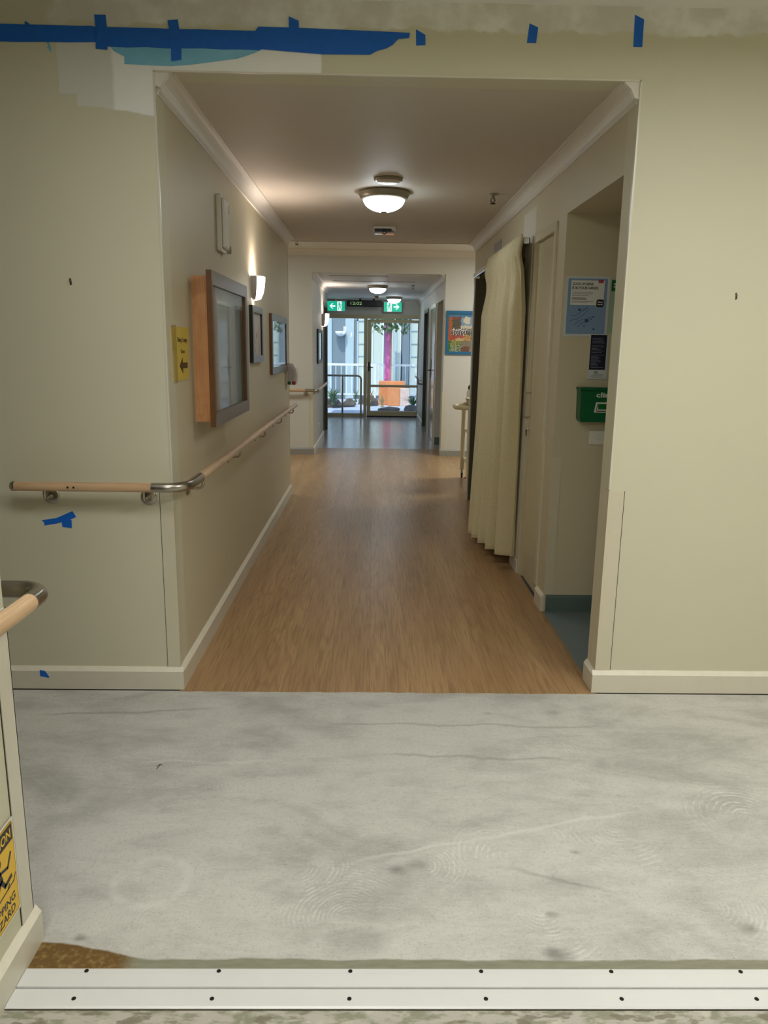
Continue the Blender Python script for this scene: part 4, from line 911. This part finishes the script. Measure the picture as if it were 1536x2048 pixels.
MB().poly([(1.196, 1.168), (1.204, 1.222), (1.366, 1.222), (1.374, 1.168)], fd, 0, .006).build('outlet_surround', 'paper', p)
MB().poly([(1.216, 1.184), (1.214, 1.214), (1.356, 1.214), (1.354, 1.184)], fd, .006, .0065).build('outlet', 'dgreen', p)
stroke(lm := MB(), [(1.206, 1.18), (1.212, 1.212)], .004, fd, .0065); lm.poly(rect(1.206, 1.172, 1.364, 1.178), fd, .006, .0066).build('slot', 'black', p)
p = thing('wall_switch', (1.26, YA, 1.02), 'white switch plate below the green dispenser', 'switch')
MB().bbox(1.204, 1.318, YA - .010, YA, .984, 1.060, .003).build('plate', 'white', p)
MB().bbox(1.245, 1.262, YA - .014, YA - .010, 1.012, 1.034, .001).bbox(1.27, 1.287, YA - .014, YA - .010, 1.012, 1.034, .001).build('rocker', 'white', p)
for x, z in ((1.028, 1.545), (1.118, 1.545), (1.262, 1.545)):
    pass

# ------------------------------------------------------------------ crossing: picture and trolley
fx = F_front((0, YX, 0))
pa = thing('painting', (1.27, YX, 1.69), 'blue framed colourful market painting on the crossing wall', 'painting')
u0, u1, v0, v1 = .988, 1.56, 1.405, 1.985
mb = MB()
for q in ([(u0, v0), (u1, v0), (u1 - .045, v0 + .04), (u0 + .03, v0 + .04)], [(u1, v1), (u0, v1), (u0 + .03, v1 - .045), (u1 - .045, v1 - .045)], [(u1, v0), (u1, v1), (u1 - .045, v1 - .045), (u1 - .045, v0 + .04)], [(u0, v0), (u0 + .03, v0 + .04), (u0 + .03, v1 - .045), (u0, v1)]): mb.poly(q, fx, 0, .02)
mb.build('frame', 'pictureblue', pa)
ra = random.Random(11); spk = {}
def market(u, v):
    k = (int(u * 130), int(v * 130)); j = spk.setdefault(k, ra.uniform(-16, 16)); u += .012 * math.sin(v * 40) + .008 * math.sin(v * 90 + u * 30); v += .012 * math.sin(u * 36) + .008 * math.sin(u * 77 + v * 20); q = ra.random()
    def c(r, g, b_): return tuple(max(0, min(255, x + j)) for x in (r, g, b_))
    if v > .93: return c(70, 120, 150)
    if u < .06: return c(180, 90, 40) if v > .3 else c(60, 110, 50)
    if v > .62:
        if u < .10: return c(170, 100, 46)
        if u < .34: return c(88, 80, 62) if v < .86 else c(132, 66, 56)
        if (u - .50) ** 2 * 1.4 + (v - .84) ** 2 < .012: return c(206, 196, 172)
        if (u - .78) ** 2 + (v - .80) ** 2 < .01: return c(212, 200, 170)
        return c(120, 150, 176) if v > .7 else c(196, 186, 164)
    if v > .44:
        if u < .08: return c(186, 78, 38)
        if u > .52 and q < .6: return c(66, 74, 60)
        return c(216, 212, 204) if int(u * 60) % 4 == 0 or .57 < v < .59 else c(84, 74, 70)
    if v > .30:
        if u < .2: return c(130, 70, 60) if q < .5 else c(190, 84, 50)
        if u < .42: return c(170, 74, 74) if v > .36 else c(186, 164, 112)
        if u < .62: return c(212, 160, 84) if q < .6 else c(96, 80, 56)
        return c(150, 60, 44) if q < .4 else c(90, 84, 66)
    if u < .36:
        return c(228, 196, 60) if q < .18 and v > .16 else (c(226, 214, 190) if q < .28 else c(58, 96, 46))
    if v > .14: return c(128, 116, 98)
    return c(112, 72, 52) if u < .6 else c(150, 130, 116)
canvas('picture_surface', fx, u0 + .03, v0 + .04, u1 - .045, v1 - .045, .012, 130, 130, market, pa)

tr_ = thing('trolley', (1.25, 8.5, 0), 'cream enamel trolley half hidden behind the right wall end', 'trolley')
TX0, TX1, TY0, TY1 = 1.055, 1.46, 8.28, 8.86
for x, y in ((TX0, TY0), (TX1, TY0), (TX0, TY1), (TX1, TY1)): MB().tube([(x, y, .10), (x, y, .87)], .025, 12).build('frame_post', 'trolley', tr_)
for z in (.22, .56, .84): MB().bbox(TX0 + .006, TX1 - .006, TY0, TY1, z, z + .025, .005).build('shelf', 'trolley', tr_)
MB().tube([(TX0, TY0 + .02, .862), (TX0 - .10, TY0 + .03, .862), (TX0 - .150, TY0 + .07, .865)] + arc((TX0 - .11, TY0 + .13, .872), (-1, 0, 0), (0, 1, 0), .045, 0, PI / 2, 5) + [(TX0 - .04, TY0 + .20, .888), (TX0, TY0 + .22, .885)], .024, 12).build('push_handle', 'trolley', tr_)
for i, (x, y) in enumerate(((TX0, TY0), (TX1, TY0), (TX0, TY1), (TX1, TY1))):
    cs = MB().tube([(x, y, .105), (x, y, .075)], .009, 8).box(x - .012, x - .008, y - .02, y + .02, .03, .08).box(x + .008, x + .012, y - .02, y + .02, .03, .08).build('caster', 'silver', tr_)
    MB().cyl((x - .008, y, .033), (1, 0, 0), .033, .016, 18).build('wheel', 'black', cs)
MB().box(TX0 - .045, TX0 - .01, TY0 - .004, TY0 + .004, .095, .105).tube([(TX0 - .04, TY0, .10), (TX0 - .048, TY0, .085)], .004, 6).build('brake_lever', 'red', tr_)
MB().tube([(TX0 + .045, TY0 - .012, .60), (TX0 + .045, TY0 - .012, .84)], .006, 8).tube([(TX0 + .045, TY0 - .012, .25), (TX0 + .045, TY0 - .012, .50)], .006, 8).build('guard_wire', 'white', tr_)
bw = tag(MB().lathe([(0, 0), (.05, 0), (.085, .04), (.108, .095), (.112, .096), (.10, .088), (.07, .03), (.0, .012)], (1.12, 8.42, .866), (0, 0, 1), 28).build('bowl', 'trolley', None, (1.12, 8.42, .866)), 'cream bowl standing on the trolley top', 'bowl')
bt = thing('pump_bottle', (1.085, 8.62, .866), 'white bottle with a black cap on the trolley top', 'bottle')
MB().lathe([(0, 0), (.035, 0), (.036, .15), (.026, .17), (.014, .18), (0, .18)], (1.085, 8.62, .866), (0, 0, 1), 20).build('body', 'white', bt)
MB().lathe([(0, .18), (.020, .18), (.024, .205), (.012, .225), (0, .227)], (1.085, 8.62, .866), (0, 0, 1), 16).build('cap', 'black', bt)
tag(MB().bbox(1.085, 1.165, 8.31, 8.41, .587, .68, .006).build('folded_cloth', 'white', None, (1.12, 8.36, .587)), 'folded white cloth on the trolley middle shelf', 'cloth')

# ------------------------------------------------------------------ far corridor things
p = thing('picture', (X2L, 11.93, 1.49), 'black framed picture on the far corridor left wall', 'picture'); ff = F_left((X2L, 0, 0))
mb = MB(); ya, yb, za, zb, fw_ = 11.48, 12.36, 1.238, 1.735, .05
for q in ([(ya, za), (yb, za), (yb - fw_, za + fw_), (ya + fw_, za + fw_)], [(yb, zb), (ya, zb), (ya + fw_, zb - fw_), (yb - fw_, zb - fw_)], [(yb, za), (yb, zb), (yb - fw_, zb - fw_), (yb - fw_, za + fw_)], [(ya, za), (ya + fw_, za + fw_), (ya + fw_, zb - fw_), (ya, zb)]): mb.poly(q, ff, 0, .026)
mb.build('frame', 'black', p)
canvas('artwork', ff, ya + fw_, za + fw_, yb - fw_, zb - fw_, .012, 8, 8, lambda u, v: (214, 224, 216) if .2 < u < .8 and .2 < v < .8 else (228, 232, 226), p)
MB().box(X2L + .016, X2L + .018, ya + fw_, yb - fw_, za + fw_, zb - fw_).build('glass_pane', 'pane', p)
sconce(12.72, 1.80, 2.0, .11, .13, 'glowing half-bowl wall light on the far corridor left wall', X2L, bulbm)
p = thing('wall_socket', (X2L, 11.75, .29), 'small white power socket low on the far corridor left wall', 'socket')
MB().bbox(X2L, X2L + .012, 11.70, 11.82, .25, .33, .003).build('plate', 'white', p); MB().bbox(X2L + .012, X2L + .016, 11.73, 11.745, .28, .30, .001).build('rocker', 'white', p)
def exit_sign(x0, flip, lab):
    w, h, z0, y = .365, .19, 2.212, 16.46; f = F_front((x0, y, z0)); s_ = thing('exit_sign', (x0 + w / 2, y, z0), lab, 'exit sign', 'illuminated exit signs')
    MB().bbox(x0 - .008, x0 + w + .008, y, y + .05, z0 - .008, z0 + h + .008, .004).build('housing', 'white', s_)
    MB().box(x0 + w / 2 - .02, x0 + w / 2 + .02, y + .02, y + .035, z0 + h + .008, Z2).build('hanger', 'white', s_)
    mu = (lambda u: w - u) if flip else (lambda u: u)
    q = lambda pts: [(mu(a), b_) for a, b_ in pts]
    MB().poly(q(rect(0, 0, .205, h)), f, 0, .002).poly(q(rect(.30, 0, w, h)), f, 0, .002).build('green_panel', 'exitgreen', s_)
    MB().poly(q(rect(.205, 0, .30, h)), f, 0, .002).build('white_panel', 'exitwhite', s_)
    MB().poly(q([(.045, .095), (.10, .15), (.125, .15), (.092, .112), (.165, .112), (.165, .078), (.092, .078), (.125, .04), (.10, .04)]), f, .002, .003).build('arrow', 'exitwhite', s_)
    man = MB(); S = lambda pts, wd: stroke(man, q(pts), wd, f, .002)
    man.poly(q([(.246 + .014 * math.cos(i * PI / 6), .158 + .014 * math.sin(i * PI / 6)) for i in range(12)]), f, .002, .003)
    S([(.250, .140), (.262, .090)], .024); S([(.250, .136), (.226, .120), (.222, .096)], .011); S([(.256, .134), (.284, .122), (.290, .10)], .011)
    S([(.258, .09), (.236, .066), (.240, .034), (.226, .03)], .014); S([(.264, .09), (.280, .06), (.292, .026)], .014)
    man.build('running_figure', 'exitgreen', s_)
exit_sign(-.965, False, 'green exit sign with arrow pointing left'); exit_sign(.215, True, 'green exit sign with arrow pointing right')
ck = thing('digital_clock', (-.19, 16.3, 2.36), 'long black digital clock between the exit signs', 'clock')
MB().bbox(-.555, .175, 16.24, 16.30, 2.290, 2.418, .012).build('case', 'black', ck)
for x in (-.30, -.02): MB().box(x, x + .04, 16.26, 16.29, 2.418, Z2).build('hanger', 'screw', ck)
text('digits', '12:02', F_front((0, 16.24, 0)), -.475, 2.325, .23, .062, 0, 'clockglow', ck, bold=0)

# ------------------------------------------------------------------ courtyard outside
struct('ground_courtyard', B(-8, 8, YD + .1, 30, -.1, -.01), 'paving')
fc = thing('building', (0, 22.5, 0), 'blue-grey clad building with tall bright windows across the courtyard', 'building'); YF_ = 22.5
MB().box(-8, 8, YF_, YF_ + .3, 0, 3.0).build('wall', 'facade', fc)
MB().box(-8, 8, YF_ - .35, YF_ + .4, 3.0, 3.12).build('roof_edge', 'winwhite', fc)
MB().box(-1.33, -1.19, YF_ - .04, YF_, 0, 2.95).box(-.80, -.56, YF_ - .04, YF_, 0, 2.95).box(-.17, -.08, YF_ - .04, YF_, 0, 2.95).box(.60, .68, YF_ - .04, YF_, 0, 2.95).build('panel', 'facadelight', fc)
MB().box(.83, 1.03, YF_ - .12, YF_, 0, 2.95).build('pilaster', 'facade', fc)
for x0, x1, bars in ((-.47, -.19, (.95, 1.22, 1.56, 1.9)), (-.05, .30, ()), (.52, .80, ()), (1.05, 1.5, (.95, 1.22, 1.58, 1.94)), (2.0, 3.0, (1.2,)), (-3.2, -2.2, (1.2,))):
    f = MB().box(x0, x1, YF_ - .05, YF_, 2.20, 2.26).box(x0, x1, YF_ - .05, YF_, .10, .16).box(x0, x0 + .04, YF_ - .05, YF_, .10, 2.26).box(x1 - .04, x1, YF_ - .05, YF_, .10, 2.26)
    for z in bars: f.box(x0, x1, YF_ - .045, YF_, z, z + .03)
    f = f.build('window', 'winwhite' if not bars else 'facadelight', fc)
    MB().box(x0 + .02, x1 - .02, YF_ - .02, YF_ - .005, .12, 2.24).build('pane', 'winpane', f)
rl = thing('railing', (0, 21.8, 0), 'white railing in front of the courtyard building', 'railing')
mb = MB().box(-6, 6, 21.78, 21.82, .96, 1.02).box(-6, 6, 21.78, 21.82, .15, .19); mb.build('rails', 'winwhite', rl)
mb = MB()
for i in range(80): mb.box(-6 + i * .15, -5.985 + i * .15, 21.79, 21.81, .19, .96)
mb.build('balusters', 'winwhite', rl)
for x in (-3, -1.45, .06, 1.2, 2.6): MB().box(x - .025, x + .025, 21.77, 21.83, 0, 1.02).build('post', 'winwhite', rl)
wl = thing('outside_wall_light', (-.94, 22.4, 2.0), 'white bowl wall light on the building across the courtyard', 'wall light')
MB().lathe([(0, 0), (.07, .015), (.13, .06), (.165, .14), (.145, .145), (.10, .075), (0, .045)], (-.93, 22.33, 1.76), (0, 0, 1), 24).build('bowl', 'winwhite', wl)
MB().box(-.96, -.90, 22.33, 22.5, 1.78, 1.82).build('arm', 'winwhite', wl)
po = tag(MB().bbox(.305, .50, 20.95, 21.15, -.01, 3.6, .01).build('garden_post', 'post', None, (.4, 21.05, 0)), 'tall mauve post rising behind the orange planter', 'post')
pl = thing('planter', (.55, 20.2, 0), 'orange stepped timber planter box in the courtyard', 'planter')
MB().bbox(.16, .84, 20.3, 20.85, -.01, .60, .01).build('back_box', 'planter', pl)
MB().bbox(.38, .70, 19.95, 20.3, -.01, .46, .01).build('front_box', 'planter', pl); MB().bbox(.70, .95, 19.97, 20.3, -.01, .44, .01).build('pale_board', 'planterpale', pl)
def rock(c, s_, seed, lab):
    r = random.Random(seed); mb = MB(); n, m_ = 12, 8; vs_ = []
    ph = [r.uniform(0, 6.28) for _ in range(6)]
    for j in range(m_ + 1):
        th = PI * j / m_
        for i in range(n):
            a = 2 * PI * i / n; k = 1 + .16 * math.sin(2 * a + ph[0]) * math.sin(th) + .12 * math.sin(3 * a + ph[1] + th * 2) + .08 * math.sin(5 * th + ph[2])
            vs_.append((c[0] + s_[0] * k * math.sin(th) * math.cos(a), c[1] + s_[1] * k * math.sin(th) * math.sin(a), c[2] + s_[2] * k * math.cos(th)))
    mb.add(vs_, [(j * n + i, (j + 1) * n + i, (j + 1) * n + (i + 1) % n, j * n + (i + 1) % n) for j in range(m_) for i in range(n)])
    return tag(mb.build('rock', 'rock', None, c), lab, 'rock', 'garden rocks')
rock((-1.05, 19.3, .04), (.24, .22, .16), 1, 'dark rock under the strappy plant behind the left pane'); rock((-.60, 19.6, .04), (.17, .20, .14), 2, 'dark rock right of the strappy plant behind the left pane')
rock((-.02, 20.0, .05), (.15, .16, .17), 3, 'dark rock left of the planter seen through the door'); rock((.40, 18.50, .0), (.24, .16, .08), 4, 'flat dark rock at the front of the courtyard bed')
rock((.95, 18.40, .02), (.22, .18, .11), 5, 'dark rock below the plant at the right of the door view'); rock((-.28, 20.5, .05), (.12, .12, .12), 6, 'small dark rock behind the window and door frame')
def plant(c, n, h, sp, mat, seed, lab, wd=.02):
    r = random.Random(seed); mb = MB()
    for i in range(n):
        a = r.uniform(0, 2 * PI); hh = h * r.uniform(.6, 1.1); ss_ = sp * r.uniform(.4, 1.2); w = wd * r.uniform(.7, 1.2); pts = []
        for k in range(6):
            q = k / 5; pts.append(Vector((c[0] + math.cos(a) * ss_ * q ** 1.6, c[1] + math.sin(a) * ss_ * q ** 1.6, c[2] + hh * (q - .45 * q ** 3 * (ss_ / sp)))))
        sd = Vector((-math.sin(a), math.cos(a), 0)); vs_ = []
        for k, p_ in enumerate(pts):
            ww = w * (1 - (k / 5) ** 2 * .95); vs_ += [p_ - sd * ww, p_ + sd * ww]
        mb.add(vs_, [(2 * k, 2 * k + 1, 2 * k + 3, 2 * k + 2) for k in range(5)])
    t_ = thing('garden_plant', c, lab, 'plant', 'courtyard plants')
    lo = mb.build('leaves', mat, t_); lo.modifiers.new('thickness', 'SOLIDIFY').thickness = .003
    MB().cyl(c, (0, 0, 1), .04, .06, 10).build('crown', mat, t_)
plant((-.98, 19.0, .08), 46, .55, .32, 'leaf', 1, 'large strappy green plant behind the left glass pane'); plant((.98, 18.7, .05), 40, .40, .28, 'leaf', 2, 'dark spiky plant at the right side of the door glass')
plant((-.08, 19.7, .1), 40, .42, .2, 'leafpale', 3, 'dry reedy grass clump left of the planter', .010); plant((-.45, 20.3, .05), 26, .5, .14, 'leaf', 4, 'thin reeds between the guard rail posts', .008)
plant((.24, 19.55, .0), 26, .36, .16, 'leafpale', 5, 'tan flowering clump against the front of the planter', .012)

cv = thing('added_shade_creeper', (.48, 20.93, 0), 'drooping leafy creeper with an added crown shading the mauve post', 'plant')  # dense crown above the visible leaf tips is added to shade the post
r = random.Random(21); mb = MB()
for i in range(900):
    a, rr, h = r.uniform(0, 2 * PI), math.sqrt(r.random()) * .55, r.uniform(1.88, 3.3)
    if h < 2.2 and r.random() < .6: continue
    c = Vector((.42 + rr * math.cos(a), 20.50 + rr * .6 * math.sin(a), h)); d = Vector((r.uniform(-1, 1), r.uniform(-1, 1), r.uniform(-1.4, -.2))).normalized(); sd = d.cross(Vector((r.uniform(-1, 1), r.uniform(-1, 1), .3))).normalized()
    l, w = r.uniform(.10, .20), r.uniform(.03, .05)
    mb.add([c, c + d * l * .5 + sd * w, c + d * l, c + d * l * .5 - sd * w], [(0, 1, 2, 3)])
mb.build('leaves', 'leaf', cv)
MB().tube([(.48, 20.93, 0), (.47, 20.935, 1.0), (.49, 20.93, 1.9), (.48, 20.80, 2.4), (.42, 20.6, 2.9), (.35, 20.5, 3.2)], .015, 6).build('stem', 'leafpale', cv)
